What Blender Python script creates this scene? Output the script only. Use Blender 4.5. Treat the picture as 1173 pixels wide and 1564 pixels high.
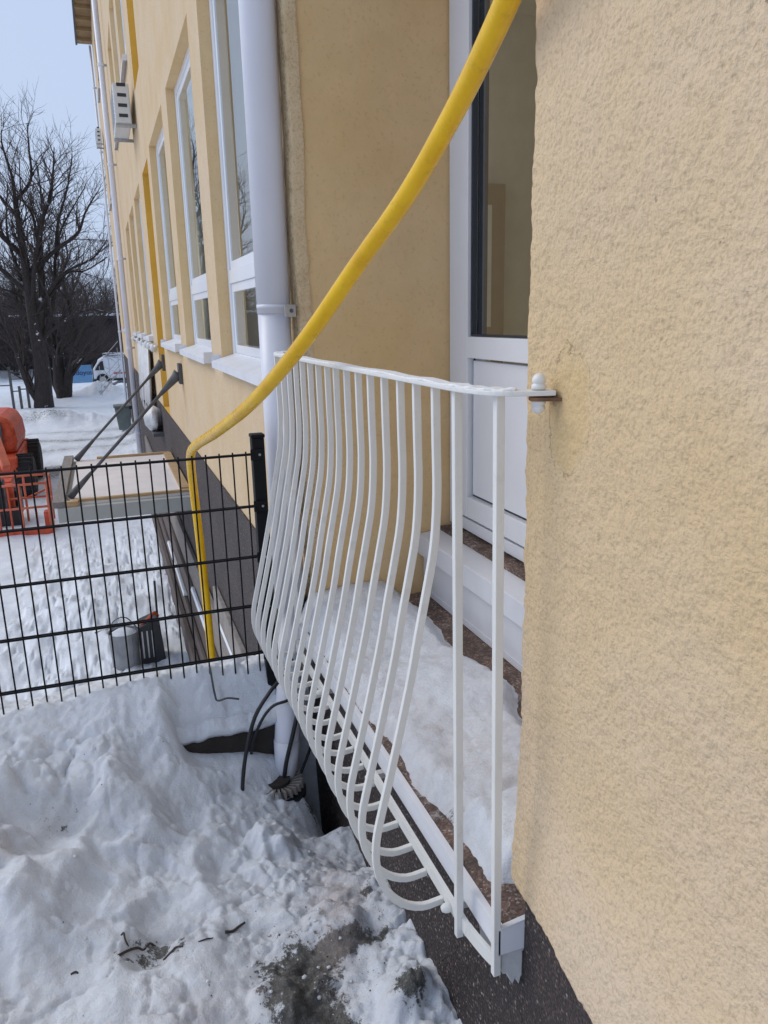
import bpy, math, random
import numpy as np
from mathutils import Vector, Matrix

# ------------------------------------------------------------------ clear
for o in list(bpy.data.objects):
    bpy.data.objects.remove(o)
scene = bpy.context.scene
col = scene.collection
random.seed(11)
rng = np.random.RandomState(5)

# ------------------------------------------------------------------ camera
# world: x into the building (facade plane x = 0.72), y along the facade, z up, eye at z = 0
cam_data = bpy.data.cameras.new('camera')
cam = bpy.data.objects.new('camera', cam_data)
col.objects.link(cam)
right = Vector((0.9418, -0.3355, -0.0225))
down = Vector((-0.1033, -0.2247, -0.9690))
fwd = right.cross(-down) * -1.0
fwd.normalize(); right.normalize(); up = right.cross(fwd); up.normalize()
m = Matrix((right, up, -fwd)).transposed().to_4x4()
cam.matrix_world = m
cam_data.sensor_fit = 'HORIZONTAL'
cam_data.sensor_width = 36.0
cam_data.lens = 36.0 * 1185.0 / 1173.0
cam_data.clip_start = 0.02
cam_data.clip_end = 3000
scene.camera = cam

# ------------------------------------------------------------------ sky, sun, exposure
world = bpy.data.worlds.new('World')
scene.world = world
world.use_nodes = True
wn = world.node_tree.nodes; wl = world.node_tree.links
wn.clear()
wo = wn.new('ShaderNodeOutputWorld'); bg = wn.new('ShaderNodeBackground')
sk = wn.new('ShaderNodeTexSky'); sk.sky_type = 'NISHITA'; sk.sun_disc = False
SUN_EL, SUN_AZ = math.radians(40), math.radians(-58)
sk.sun_elevation = SUN_EL; sk.sun_rotation = SUN_AZ
sk.air_density = 1.0; sk.dust_density = 4.0
mx = wn.new('ShaderNodeMix'); mx.data_type = 'RGBA'
mx.inputs[0].default_value = 0.86
mx.inputs[7].default_value = (5.75, 7.0, 9.4, 1)      # even cloud cover
wl.new(sk.outputs[0], mx.inputs[6]); wl.new(mx.outputs[2], bg.inputs[0])
bg.inputs[1].default_value = 0.10
wl.new(bg.outputs[0], wo.inputs[0])

sun_d = bpy.data.lights.new('sun', 'SUN')
sun_d.energy = 1.25; sun_d.angle = math.radians(36); sun_d.color = (1.0, 0.94, 0.86)
sun = bpy.data.objects.new('sun', sun_d); col.objects.link(sun)
sdir = Vector((math.sin(SUN_AZ) * math.cos(SUN_EL), math.cos(SUN_AZ) * math.cos(SUN_EL), math.sin(SUN_EL)))
sun.rotation_euler = sdir.to_track_quat('Z', 'Y').to_euler()

vs = scene.view_settings
vs.view_transform = 'Standard'; vs.look = 'None'; vs.exposure = 0.0; vs.gamma = 1.0
vs.use_curve_mapping = False
scene.cycles.max_bounces = 8
scene.cycles.transparent_max_bounces = 24

# ------------------------------------------------------------------ noise (numpy)
def _hash(ix, iy, iz, s):
    h = (ix * 374761393 + iy * 668265263 + iz * 2147483647 + s * 974634777) & 0xFFFFFFFF
    h = ((h ^ (h >> 13)) * 1274126177) & 0xFFFFFFFF
    h = h ^ (h >> 16)
    return (h & 0xFFFFFF) / float(0xFFFFFF)

def vnoise(x, y, s=0):
    x = np.asarray(x, float); y = np.asarray(y, float)
    ix = np.floor(x).astype(np.int64); iy = np.floor(y).astype(np.int64)
    fx = x - ix; fy = y - iy
    fx = fx * fx * fx * (fx * (fx * 6 - 15) + 10); fy = fy * fy * fy * (fy * (fy * 6 - 15) + 10)
    z = np.zeros_like(ix)
    a = _hash(ix, iy, z, s); b = _hash(ix + 1, iy, z, s)
    c = _hash(ix, iy + 1, z, s); d = _hash(ix + 1, iy + 1, z, s)
    return (a * (1 - fx) + b * fx) * (1 - fy) + (c * (1 - fx) + d * fx) * fy * 1.0

def fbm(x, y, s=0, oct=4, gain=0.5):
    v = 0; a = 1; t = 0
    for i in range(oct):
        v = v + a * (vnoise(x * 2 ** i + 17.3 * i, y * 2 ** i - 9.1 * i, s + i) - 0.5)
        t += a; a *= gain
    return v / t * 2

def chunks(x, y, s):
    ix = np.floor(x).astype(np.int64); iy = np.floor(y).astype(np.int64); best = np.full(x.shape, 9.0); hh = np.zeros(x.shape); sec = np.full(x.shape, 9.0)
    for dx in (-1, 0, 1):
        for dy in (-1, 0, 1):
            cx_, cy_ = ix + dx, iy + dy; z = np.zeros_like(ix)
            px = cx_ + _hash(cx_, cy_, z, s); py = cy_ + _hash(cx_, cy_, z, s + 1); d = np.hypot(x - px, y - py)
            h = _hash(cx_, cy_, z, s + 2) + (_hash(cx_, cy_, z, s + 3) - .5) * (x - px) + (_hash(cx_, cy_, z, s + 4) - .5) * (y - py)
            nb = d < best; sec = np.where(nb, best, np.minimum(sec, d)); hh = np.where(nb, h, hh); best = np.where(nb, d, best)
    return hh * np.clip((sec - best) * 4, 0, 1)

def sstep(a, b, x):
    t = np.clip((np.asarray(x, float) - a) / (b - a), 0, 1)
    return t * t * (3 - 2 * t)

# ------------------------------------------------------------------ mesh builder
class MB:
    def __init__(self):
        self.v = []; self.f = []
    def quad(self, a, b, c, d):
        n = len(self.v); self.v += [tuple(a), tuple(b), tuple(c), tuple(d)]; self.f.append((n, n + 1, n + 2, n + 3)); return self
    def box(self, x0, x1, y0, y1, z0, z1):
        n = len(self.v)
        self.v += [(x0, y0, z0), (x1, y0, z0), (x1, y1, z0), (x0, y1, z0), (x0, y0, z1), (x1, y0, z1), (x1, y1, z1), (x0, y1, z1)]
        for f in ((0, 3, 2, 1), (4, 5, 6, 7), (0, 1, 5, 4), (1, 2, 6, 5), (2, 3, 7, 6), (3, 0, 4, 7)):
            self.f.append(tuple(n + i for i in f))
        return self
    def bar(self, p, q, w, h=None, side=None):
        return self.sweep([p, q], w, h or w, side)
    def sweep(self, path, w, h, side=None):
        """rectangular section: w along the side vector, h along the normal"""
        P = [Vector(p) for p in path]; n0 = len(self.v); N = len(P)
        for i, p in enumerate(P):
            t = (P[min(i + 1, N - 1)] - P[max(i - 1, 0)]).normalized()
            s = Vector(side) if side is not None else (Vector((0, 0, 1)) if abs(t.z) < 0.9 else Vector((0, 1, 0)))
            s = (s - t * s.dot(t)).normalized(); n = t.cross(s)
            k = 1.0
            if 0 < i < N - 1:
                c = (P[i + 1] - P[i]).normalized().dot(t); k = 1.0 / max(c, 0.5)
            for a, b in ((-1, -1), (1, -1), (1, 1), (-1, 1)):
                self.v.append(tuple(p + s * (a * w / 2) + n * (b * h / 2 * (k if side is not None else 1))))
        for i in range(N - 1):
            for j in range(4):
                a = n0 + i * 4 + j; b = n0 + i * 4 + (j + 1) % 4
                self.f.append((a, b, b + 4, a + 4))
        self.f.append((n0 + 3, n0 + 2, n0 + 1, n0)); e = n0 + (N - 1) * 4
        self.f.append((e, e + 1, e + 2, e + 3)); return self
    def tube(self, path, r, n=10, cap=True):
        P = [Vector(p) for p in path]; N = len(P); n0 = len(self.v)
        R = r if isinstance(r, (list, tuple)) else [r] * N
        prev = None
        for i, p in enumerate(P):
            t = (P[min(i + 1, N - 1)] - P[max(i - 1, 0)])
            t = t.normalized() if t.length > 1e-9 else Vector((0, 0, 1))
            if prev is None:
                s = Vector((0, 0, 1)) if abs(t.z) < 0.9 else Vector((1, 0, 0))
            else:
                s = prev
            s = (s - t * s.dot(t)).normalized(); prev = s; b = t.cross(s)
            for k in range(n):
                a = 2 * math.pi * k / n
                self.v.append(tuple(p + (s * math.cos(a) + b * math.sin(a)) * R[i]))
        for i in range(N - 1):
            for k in range(n):
                a = n0 + i * n + k; c = n0 + i * n + (k + 1) % n
                self.f.append((a, c, c + n, a + n))
        if cap:
            self.f.append(tuple(n0 + k for k in reversed(range(n))))
            self.f.append(tuple(n0 + (N - 1) * n + k for k in range(n)))
        return self
    def lathe(self, c, prof, n=16, axis='z'):
        c = Vector(c); n0 = len(self.v); N = len(prof)
        for (r, h) in prof:
            for k in range(n):
                a = 2 * math.pi * k / n
                if axis == 'z': d = Vector((r * math.cos(a), r * math.sin(a), h))
                elif axis == 'y': d = Vector((r * math.cos(a), h, r * math.sin(a)))
                else: d = Vector((h, r * math.cos(a), r * math.sin(a)))
                self.v.append(tuple(c + d))
        for i in range(N - 1):
            for k in range(n):
                a = n0 + i * n + k; b = n0 + i * n + (k + 1) % n
                self.f.append((a, b, b + n, a + n))
        self.f.append(tuple(n0 + k for k in reversed(range(n)))); self.f.append(tuple(n0 + (N - 1) * n + k for k in range(n)))
        return self
    def prism(self, pts, a0, a1, axis='y'):
        """polygon pts in the plane across axis, extruded from a0 to a1"""
        n0 = len(self.v); n = len(pts)
        for a in (a0, a1):
            for (p, q) in pts:
                self.v.append({'x': (a, p, q), 'y': (p, a, q), 'z': (p, q, a)}[axis])
        self.f.append(tuple(n0 + i for i in range(n))); self.f.append(tuple(n0 + n + i for i in reversed(range(n))))
        for i in range(n):
            j = (i + 1) % n; self.f.append((n0 + i, n0 + n + i, n0 + n + j, n0 + j))
        return self
    def build(self, name, mat, parent=None, smooth=False, bevel=0, seg=2, fix=True):
        me = bpy.data.meshes.new(name)
        me.from_pydata(self.v, [], self.f)
        if fix:
            import bmesh
            bm = bmesh.new(); bm.from_mesh(me); bmesh.ops.recalc_face_normals(bm, faces=bm.faces); bm.to_mesh(me); bm.free()
        return link(name, me, mat, parent, smooth, bevel, seg)

def link(name, me, mat, parent=None, smooth=False, bevel=0, seg=2):
    o = bpy.data.objects.new(name, me); col.objects.link(o)
    if mat is not None: me.materials.append(mat)
    if smooth: me.polygons.foreach_set('use_smooth', [True] * len(me.polygons))
    if parent is not None:
        o.parent = parent
        o.matrix_parent_inverse = Matrix.Translation(-parent.location)
    if bevel:
        b = o.modifiers.new('bevel', 'BEVEL'); b.width = bevel; b.segments = seg; b.limit_method = 'ANGLE'
    return o

def tag(o, label, cat=None, group=None, kind=None):
    if label: o['label'] = label
    if cat: o['category'] = cat
    if group: o['group'] = group
    if kind: o['kind'] = kind
    return o

def thing(name, label, cat, loc=(0, 0, 0), group=None):
    o = bpy.data.objects.new(name, None); col.objects.link(o); o.location = loc
    o.empty_display_size = 0.1
    return tag(o, label, cat, group)

def copy_to(o, parent, dloc):
    c = o.copy(); col.objects.link(c); c.parent = parent; c.matrix_parent_inverse = o.matrix_parent_inverse.copy()
    c.location = Vector(o.location) + Vector(dloc)
    return c

def copy_thing(root, loc, rotz=0.0, scale=1.0, label=None):
    r = root.copy(); col.objects.link(r); r.location = loc; r.rotation_euler = (0, 0, rotz); r.scale = (scale,) * 3
    if label: r['label'] = label
    for ch in list(root.children):
        c = ch.copy(); col.objects.link(c); c.parent = r; c.matrix_parent_inverse = ch.matrix_parent_inverse.copy()
        for g in list(ch.children):
            d = g.copy(); col.objects.link(d); d.parent = c; d.matrix_parent_inverse = g.matrix_parent_inverse.copy()
    return r

def catmull(pts, n=6):
    P = [Vector(p) for p in pts]; P = [P[0] * 2 - P[1]] + P + [P[-1] * 2 - P[-2]]; out = []
    for i in range(1, len(P) - 2):
        for k in range(n):
            t = k / n; a, b, c, d = P[i - 1], P[i], P[i + 1], P[i + 2]
            out.append(0.5 * ((2 * b) + (c - a) * t + (2 * a - 5 * b + 4 * c - d) * t * t + (3 * b - a - 3 * c + d) * t ** 3))
    out.append(P[-2]); return out

# ------------------------------------------------------------------ materials
class NT:
    def __init__(self, name):
        self.m = bpy.data.materials.new(name); self.m.use_nodes = True
        self.n = self.m.node_tree.nodes; self.l = self.m.node_tree.links
        self.b = self.n['Principled BSDF']; self.tc = None
    def co(self, out='Object'):
        if self.tc is None: self.tc = self.n.new('ShaderNodeTexCoord')
        return self.tc.outputs[out]
    def noise(self, scale, detail=4, rough=0.55, vec=None, dist=0.0, stretch=None):
        t = self.n.new('ShaderNodeTexNoise'); t.inputs['Scale'].default_value = scale; t.inputs['Detail'].default_value = detail
        t.inputs['Roughness'].default_value = rough; t.inputs['Distortion'].default_value = dist
        v = vec or self.co()
        if stretch:
            mp = self.n.new('ShaderNodeMapping'); mp.inputs['Scale'].default_value = stretch; self.l.new(v, mp.inputs[0]); v = mp.outputs[0]
        self.l.new(v, t.inputs['Vector']); return t.outputs['Fac']
    def voro(self, scale, feature='F1', out='Distance', rnd=1.0):
        t = self.n.new('ShaderNodeTexVoronoi'); t.feature = feature; t.inputs['Scale'].default_value = scale; t.inputs['Randomness'].default_value = rnd
        self.l.new(self.co(), t.inputs['Vector']); return t.outputs[out]
    def ramp(self, fac, stops):
        r = self.n.new('ShaderNodeValToRGB'); e = r.color_ramp.elements
        while len(e) < len(stops): e.new(0.5)
        for el, (p, c) in zip(e, stops):
            el.position = p; el.color = (c[0], c[1], c[2], 1) if not isinstance(c, (int, float)) else (c, c, c, 1)
        self.l.new(fac, r.inputs[0]); return r.outputs[0]
    def mix(self, fac, a, b, mode='MIX'):
        x = self.n.new('ShaderNodeMix'); x.data_type = 'RGBA'; x.blend_type = mode
        for i, v in ((0, fac), (6, a), (7, b)):
            if hasattr(v, 'links'): self.l.new(v, x.inputs[i])
            elif isinstance(v, (int, float)): x.inputs[i].default_value = v if i == 0 else (v, v, v, 1)
            else: x.inputs[i].default_value = (v[0], v[1], v[2], 1)
        return x.outputs[2]
    def math(self, op, a, b=0.0):
        x = self.n.new('ShaderNodeMath'); x.operation = op
        for i, v in ((0, a), (1, b)):
            if hasattr(v, 'links'): self.l.new(v, x.inputs[i])
            else: x.inputs[i].default_value = v
        return x.outputs[0]
    def base(self, c):
        if hasattr(c, 'links'): self.l.new(c, self.b.inputs['Base Color'])
        else: self.b.inputs['Base Color'].default_value = (c[0], c[1], c[2], 1)
        return self
    def rough(self, r):
        if hasattr(r, 'links'): self.l.new(r, self.b.inputs['Roughness'])
        else: self.b.inputs['Roughness'].default_value = r
        return self
    def bump(self, h, strength=0.5, dist=0.01, prev=None):
        b = self.n.new('ShaderNodeBump'); b.inputs['Strength'].default_value = strength; b.inputs['Distance'].default_value = dist
        self.l.new(h, b.inputs['Height'])
        if prev is not None: self.l.new(prev, b.inputs['Normal'])
        self.l.new(b.outputs[0], self.b.inputs['Normal']); return b.outputs[0]
    def attr(self, name):
        a = self.n.new('ShaderNodeAttribute'); a.attribute_name = name; return a.outputs['Fac']
    def sepz(self, out='Normal'):
        g = self.n.new('ShaderNodeNewGeometry'); s = self.n.new('ShaderNodeSeparateXYZ'); self.l.new(g.outputs[out], s.inputs[0]); return s.outputs

def simple(name, c, rough=0.5, var=0.12, scale=8.0, metal=0.0, bump=0.0, bscale=60.0, bdist=0.002):
    t = NT(name)
    n = t.noise(scale, 5)
    lo = tuple(x * (1 - var) for x in c); hi = tuple(min(1, x * (1 + var)) for x in c)
    t.base(t.ramp(n, [(0.3, lo), (0.7, hi)])); t.rough(rough); t.b.inputs['Metallic'].default_value = metal
    if bump: t.bump(t.noise(bscale, 4), bump, bdist)
    return t.m

def make_plaster(name, c, fine=1.0, grime=1.0):
    t = NT(name)
    big = t.noise(1.6, 5, 0.6)
    med = t.noise(9.0, 5, 0.65, dist=0.4)
    spk = t.noise(75.0, 3, 0.6)
    pale = tuple(min(1, x * k) for x, k in zip(c, (1.01, 1.04, 1.12)))
    deep = tuple(x * k for x, k in zip(c, (0.94, 0.90, 0.80)))
    base = t.ramp(big, [(0.33, deep), (0.52, c), (0.7, pale)])
    base = t.mix(t.ramp(med, [(0.35, 0.35), (0.7, 0.0)]), base, tuple(x * 0.82 for x in c))
    pit = t.ramp(spk, [(0.30, 0.75), (0.42, 0.0)])
    base = t.mix(t.math('MULTIPLY', pit, 0.8 * grime), base, tuple(x * k for x, k in zip(c, (0.55, 0.5, 0.42))))
    base = t.mix(t.math('MULTIPLY', t.ramp(t.noise(3.3, 6, 0.7, dist=0.8), [(0.62, 0.0), (0.74, 1.0)]), 0.28 * grime), base, (0.42, 0.33, 0.2))
    t.base(base).rough(0.92)
    t.b.inputs['Specular IOR Level'].default_value = 0.2
    p = t.bump(t.noise(34.0, 4, 0.55), 0.55 * fine, 0.012)
    t.bump(t.noise(120.0, 3, 0.6), 0.45 * fine, 0.004, p)
    return t.m

M = {}
M['plaster'] = make_plaster('yellow_rough_plaster', (0.67, 0.515, 0.335), 0.85)
def plaster_near():
    t = NT('yellow_near_plaster')
    big = t.noise(1.3, 4, 0.55)
    c = t.ramp(big, [(0.36, (0.70, 0.52, 0.305)), (0.50, (0.71, 0.545, 0.355)), (0.66, (0.71, 0.565, 0.41))])
    fine = t.noise(130, 3, 0.55)
    mid = t.noise(48, 4, 0.55, dist=0.4)
    c = t.mix(t.ramp(fine, [(0.30, 0.5), (0.50, 0.0)]), c, (0.44, 0.335, 0.20))
    c = t.mix(t.ramp(t.noise(27, 6, 0.75), [(0.63, 0.0), (0.72, 0.35)]), c, (0.50, 0.37, 0.17))
    pits = t.math('MULTIPLY', t.ramp(t.noise(60, 3, 0.5), [(0.25, 1.0), (0.30, 0.0)]), t.ramp(t.noise(6, 4), [(0.5, 0.0), (0.6, 1.0)]))
    c = t.mix(t.math('MULTIPLY', pits, 0.75), c, (0.15, 0.11, 0.07))
    st = t.math('MULTIPLY', t.ramp(t.noise(2.6, 7, 0.75, dist=1.2), [(0.60, 0.0), (0.70, 1.0)]), 0.22)
    c = t.mix(st, c, (0.40, 0.33, 0.22))
    g = t.sepz('Position')
    def near(y0, z0, ry, rz, amp):
        a_ = t.math('POWER', t.math('DIVIDE', t.math('SUBTRACT', g[1], y0), ry), 2.0); b_ = t.math('POWER', t.math('DIVIDE', t.math('SUBTRACT', g[2], z0), rz), 2.0)
        return t.math('ADD', t.math('ADD', a_, b_), t.math('MULTIPLY', t.math('SUBTRACT', t.noise(16, 5, 0.7), 0.5), amp))
    pr = near(1.115, -0.165, .06, .11, 1.6)
    c = t.mix(t.ramp(pr, [(0.55, 0.5), (1.0, 0.0)]), c, (0.66, 0.47, 0.22))
    c = t.mix(t.math('MULTIPLY', t.ramp(t.math('ABSOLUTE', t.math('SUBTRACT', pr, 0.95)), [(0.0, 1.0), (0.06, 0.0)]), t.ramp(t.noise(22, 4), [(0.48, 0.0), (0.56, 0.75)])), c, (0.28, 0.19, 0.09))
    t.base(c).rough(0.93); t.b.inputs['Specular IOR Level'].default_value = 0.15
    p = t.bump(mid, 0.30, 0.011)
    t.bump(fine, 0.75, 0.0065, p)
    return t.m
M['plaster_near'] = plaster_near()
M['plaster_smooth'] = make_plaster('yellow_smooth_plaster', (0.78, 0.555, 0.295), 0.16, 0.45)
M['ochre'] = make_plaster('ochre_plaster', (0.72, 0.47, 0.10), 0.3, 0.4)
# stained arris by the pipe
def plaster_stained():
    t = NT('stained_plaster')
    g = t.sepz('Position')
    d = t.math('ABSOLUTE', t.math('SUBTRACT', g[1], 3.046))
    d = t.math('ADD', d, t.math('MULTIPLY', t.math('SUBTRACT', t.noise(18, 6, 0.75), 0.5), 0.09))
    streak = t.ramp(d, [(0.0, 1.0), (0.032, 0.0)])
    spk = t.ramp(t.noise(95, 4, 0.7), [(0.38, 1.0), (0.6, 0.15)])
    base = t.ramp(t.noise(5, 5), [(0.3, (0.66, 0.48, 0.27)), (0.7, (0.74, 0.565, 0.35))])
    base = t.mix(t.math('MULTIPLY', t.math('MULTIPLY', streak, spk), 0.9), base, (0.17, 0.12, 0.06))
    base = t.mix(t.ramp(t.noise(110, 3, 0.6), [(0.30, 0.55), (0.48, 0.0)]), base, (0.40, 0.29, 0.15))
    t.base(base).rough(0.93); t.bump(t.noise(95, 4), 0.9, 0.009)
    return t.m
M['plaster_stained'] = plaster_stained()

def aggregate():
    t = NT('exposed_aggregate')
    c = t.voro(135, out='Color'); dist = t.voro(135)
    s = t.n.new('ShaderNodeSeparateColor'); t.l.new(c, s.inputs[0])
    colr = t.ramp(s.outputs[0], [(0.0, (0.016, 0.012, 0.011)), (0.5, (0.034, 0.024, 0.022)), (0.8, (0.15, 0.092, 0.083)), (0.96, (0.21, 0.165, 0.15)), (1.0, (0.42, 0.38, 0.34))])
    base = t.mix(t.ramp(dist, [(0.35, 0.0), (0.75, 1.0)]), colr, (0.016, 0.013, 0.012))
    base = t.mix(t.math('MULTIPLY', t.ramp(t.noise(2.3, 5, 0.6), [(0.45, 0.0), (0.7, 1.0)]), 0.25), base, (0.10, 0.072, 0.068))
    t.base(base).rough(0.65)
    t.bump(t.ramp(dist, [(0.0, 1.0), (0.7, 0.0)]), 0.9, 0.004)
    return t.m
M['aggregate'] = aggregate()

def white_paint(name, c=(0.79, 0.785, 0.75), chips=True):
    t = NT(name)
    base = t.ramp(t.noise(7, 5), [(0.3, tuple(x * 0.93 for x in c)), (0.7, c)])
    if chips:
        ch = t.ramp(t.noise(42, 5, 0.7), [(0.735, 0.0), (0.755, 1.0)])
        base = t.mix(ch, base, (0.20, 0.12, 0.075))
        base = t.mix(t.math('MULTIPLY', t.ramp(t.noise(19, 5, 0.7), [(0.55, 0.0), (0.75, 1.0)]), 0.3), base, (0.5, 0.47, 0.42))
    t.base(base).rough(0.42); t.bump(t.noise(90, 3), 0.25, 0.002)
    return t.m
M['rail'] = white_paint('white_railing_paint')
M['rail_top'] = simple('frosted_white_rail', (0.84, 0.85, 0.87), 0.7, 0.08, 40, bump=0.6, bscale=140, bdist=0.004)
M['pvc'] = simple('white_window_plastic', (0.80, 0.82, 0.86), 0.28, 0.03, 3)
M['gasket'] = simple('dark_rubber_gasket', (0.03, 0.035, 0.045), 0.5)
M['flash'] = simple('white_sheet_metal', (0.74, 0.75, 0.79), 0.38, 0.06, 6, bump=0.1, bscale=20)
M['pipe'] = simple('white_painted_downpipe', (0.74, 0.75, 0.82), 0.35, 0.035, 2.5, bump=0.06, bscale=12)
M['black'] = simple('black_powder_coat', (0.007, 0.007, 0.009), 0.6, 0.2); M['black'].node_tree.nodes['Principled BSDF'].inputs['Specular IOR Level'].default_value = 0.2
M['cable'] = simple('black_cable_rubber', (0.02, 0.021, 0.024), 0.45, 0.2)
M['steel'] = simple('galvanised_steel', (0.45, 0.46, 0.47), 0.4, 0.15, 20, 0.8)
M['rust'] = simple('rusty_iron', (0.19, 0.10, 0.055), 0.85, 0.4, 30, bump=0.6, bscale=120)
M['dark_iron'] = simple('weathered_dark_iron', (0.085, 0.085, 0.088), 0.6, 0.25, 15)
M['concrete'] = simple('dark_damp_concrete', (0.036, 0.030, 0.025), 0.85, 0.35, 9, bump=0.7, bscale=50, bdist=0.004)
M['mortar'] = simple('pale_mortar', (0.55, 0.55, 0.56), 0.9, 0.15, 14, bump=0.7, bscale=40, bdist=0.006)
M['slab_grey'] = simple('grey_render_slab', (0.26, 0.235, 0.215), 0.9, 0.25, 10, bump=0.6, bscale=60, bdist=0.003)
M['orange'] = simple('orange_machine_paint', (0.58, 0.085, 0.03), 0.45, 0.35, 9)
M['orange_faded'] = simple('faded_orange_paint', (0.66, 0.16, 0.085), 0.5, 0.2, 7)
M['tyre'] = simple('tyre_rubber', (0.016, 0.016, 0.017), 0.75, 0.2, 20, bump=0.5, bscale=30, bdist=0.01)
M['yellow'] = simple('yellow_sticker', (0.7, 0.5, 0.04), 0.5)
M['van'] = simple('white_van_paint', (0.72, 0.76, 0.82), 0.35, 0.04)
M['red'] = simple('red_stripe', (0.55, 0.05, 0.05), 0.5)
M['bin'] = simple('grey_green_bin_plastic', (0.16, 0.19, 0.18), 0.5)
M['glass_dark'] = simple('dark_vehicle_glass', (0.02, 0.025, 0.03), 0.1)
M['banner'] = simple('light_blue_banner', (0.22, 0.47, 0.80), 0.6, 0.1, 3)
M['navy'] = simple('navy_print', (0.02, 0.05, 0.22), 0.6)
M['tin'] = simple('dull_tin', (0.30, 0.31, 0.32), 0.45, 0.2, 8, 0.5)
M['crate'] = simple('black_plastic', (0.018, 0.02, 0.024), 0.45, 0.2)
M['shed'] = simple('dark_brown_boards', (0.030, 0.026, 0.030), 0.8, 0.3, 2)
M['plastic_sheet'] = simple('white_plastic_sheet', (0.66, 0.66, 0.66), 0.35, 0.1, 8, bump=0.6, bscale=14, bdist=0.02)
M['acwhite'] = simple('white_enamel', (0.66, 0.68, 0.69), 0.4, 0.06)
M['eave'] = simple('brown_eave_boards', (0.30, 0.20, 0.10), 0.7, 0.25, 4)
M['room'] = simple('room_wall_tan', (0.80, 0.71, 0.55), 0.8, 0.05)
M['room_dark'] = simple('room_grey', (0.82, 0.83, 0.78), 0.8, 0.05)
M['room_door'] = simple('room_door_brown', (0.40, 0.28, 0.15), 0.55, 0.12, 4)

def wood(name, c, stretch=(1, 12, 12), rough=0.75):
    t = NT(name)
    g = t.noise(5, 6, 0.65, stretch=stretch, dist=0.6)
    base = t.ramp(g, [(0.3, tuple(x * 0.62 for x in c)), (0.55, c), (0.75, tuple(min(1, x * 1.25) for x in c))])
    kn = t.ramp(t.voro(7), [(0.0, 1.0), (0.07, 0.0)])
    base = t.mix(t.math('MULTIPLY', kn, 0.5), base, tuple(x * 0.4 for x in c))
    t.base(base).rough(rough); t.bump(g, 0.3, 0.003)
    return t.m
M['pine'] = wood('pine_batten', (0.52, 0.34, 0.17))
M['ply'] = simple('pale_plywood', (0.74, 0.69, 0.67), 0.7, 0.08, 3)
M['greywood'] = wood('weathered_grey_plank', (0.25, 0.22, 0.20), (12, 1, 12))
M['brownwood'] = wood('brown_plank', (0.125, 0.098, 0.088), (12, 1, 12))
M['canopy_grey'] = simple('grey_canopy_edge', (0.42, 0.42, 0.39), 0.7, 0.06)

def hose_mat():
    t = NT('yellow_hose')
    base = t.ramp(t.noise(9, 5, 0.65), [(0.3, (0.76, 0.42, 0.006)), (0.6, (0.88, 0.53, 0.008)), (0.8, (0.88, 0.57, 0.03))])
    base = t.mix(t.math('MULTIPLY', t.ramp(t.noise(26, 6, 0.75), [(0.58, 0.0), (0.72, 1.0)]), 0.4), base, (0.38, 0.23, 0.03))
    t.base(base).rough(t.ramp(t.noise(15, 4), [(0.3, 0.20), (0.7, 0.40)])); t.b.inputs['Specular IOR Level'].default_value = 0.38; t.bump(t.noise(40, 3), 0.2, 0.003)
    return t.m
M['hose'] = hose_mat()

def snow(name, attr=False):
    t = NT(name)
    base = t.ramp(t.noise(6, 6, 0.65), [(0.3, (0.76, 0.80, 0.86)), (0.65, (0.86, 0.895, 0.945))])
    if attr:
        d = t.attr('dirt')
        n = t.noise(11, 8, 0.78, dist=0.5)
        n2 = t.noise(34, 8, 0.8)
        k = t.math('ADD', d, t.math('MULTIPLY', t.math('SUBTRACT', n, 0.5), 1.1))
        k2 = t.math('ADD', k, t.math('MULTIPLY', t.math('SUBTRACT', n2, 0.5), 1.3))
        base = t.mix(t.ramp(k, [(0.10, 0.0), (0.55, 0.5)]), base, (0.50, 0.50, 0.51))
        gr = t.ramp(t.noise(75, 7, 0.85), [(0.36, (0.018, 0.018, 0.016)), (0.52, (0.085, 0.083, 0.073)), (0.64, (0.22, 0.22, 0.205)), (0.72, (0.5, 0.5, 0.5))])
        base = t.mix(t.ramp(k2, [(0.58, 0.0), (0.66, 0.96)]), base, gr)
        s = t.attr('rust')
        base = t.mix(t.math('MULTIPLY', s, t.ramp(n, [(0.35, 0.2), (0.65, 1.0)])), base, (0.47, 0.37, 0.33))
        specks = t.ramp(t.noise(130, 3, 0.6), [(0.25, 1.0), (0.29, 0.0)])
        base = t.mix(t.math('MULTIPLY', specks, t.ramp(t.noise(3.0, 4), [(0.45, 0.1), (0.6, 0.8)])), base, (0.22, 0.21, 0.2))
    t.base(base).rough(t.ramp(t.noise(4.5, 5, 0.6), [(0.38, 0.28), (0.58, 0.65)]))
    t.b.inputs['Specular IOR Level'].default_value = 0.4
    t.b.inputs['Subsurface Weight'].default_value = 0.25
    t.b.inputs['Subsurface Radius'].default_value = (0.02, 0.025, 0.03)
    t.b.inputs['Subsurface Scale'].default_value = 0.5
    p = t.bump(t.noise(38, 7, 0.72), 0.7, 0.016)
    t.bump(t.noise(190, 4, 0.7), 0.5, 0.004, p)
    return t.m
M['snow'] = snow('snow'); M['snow_ground'] = snow('trodden_snow', True)

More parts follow.
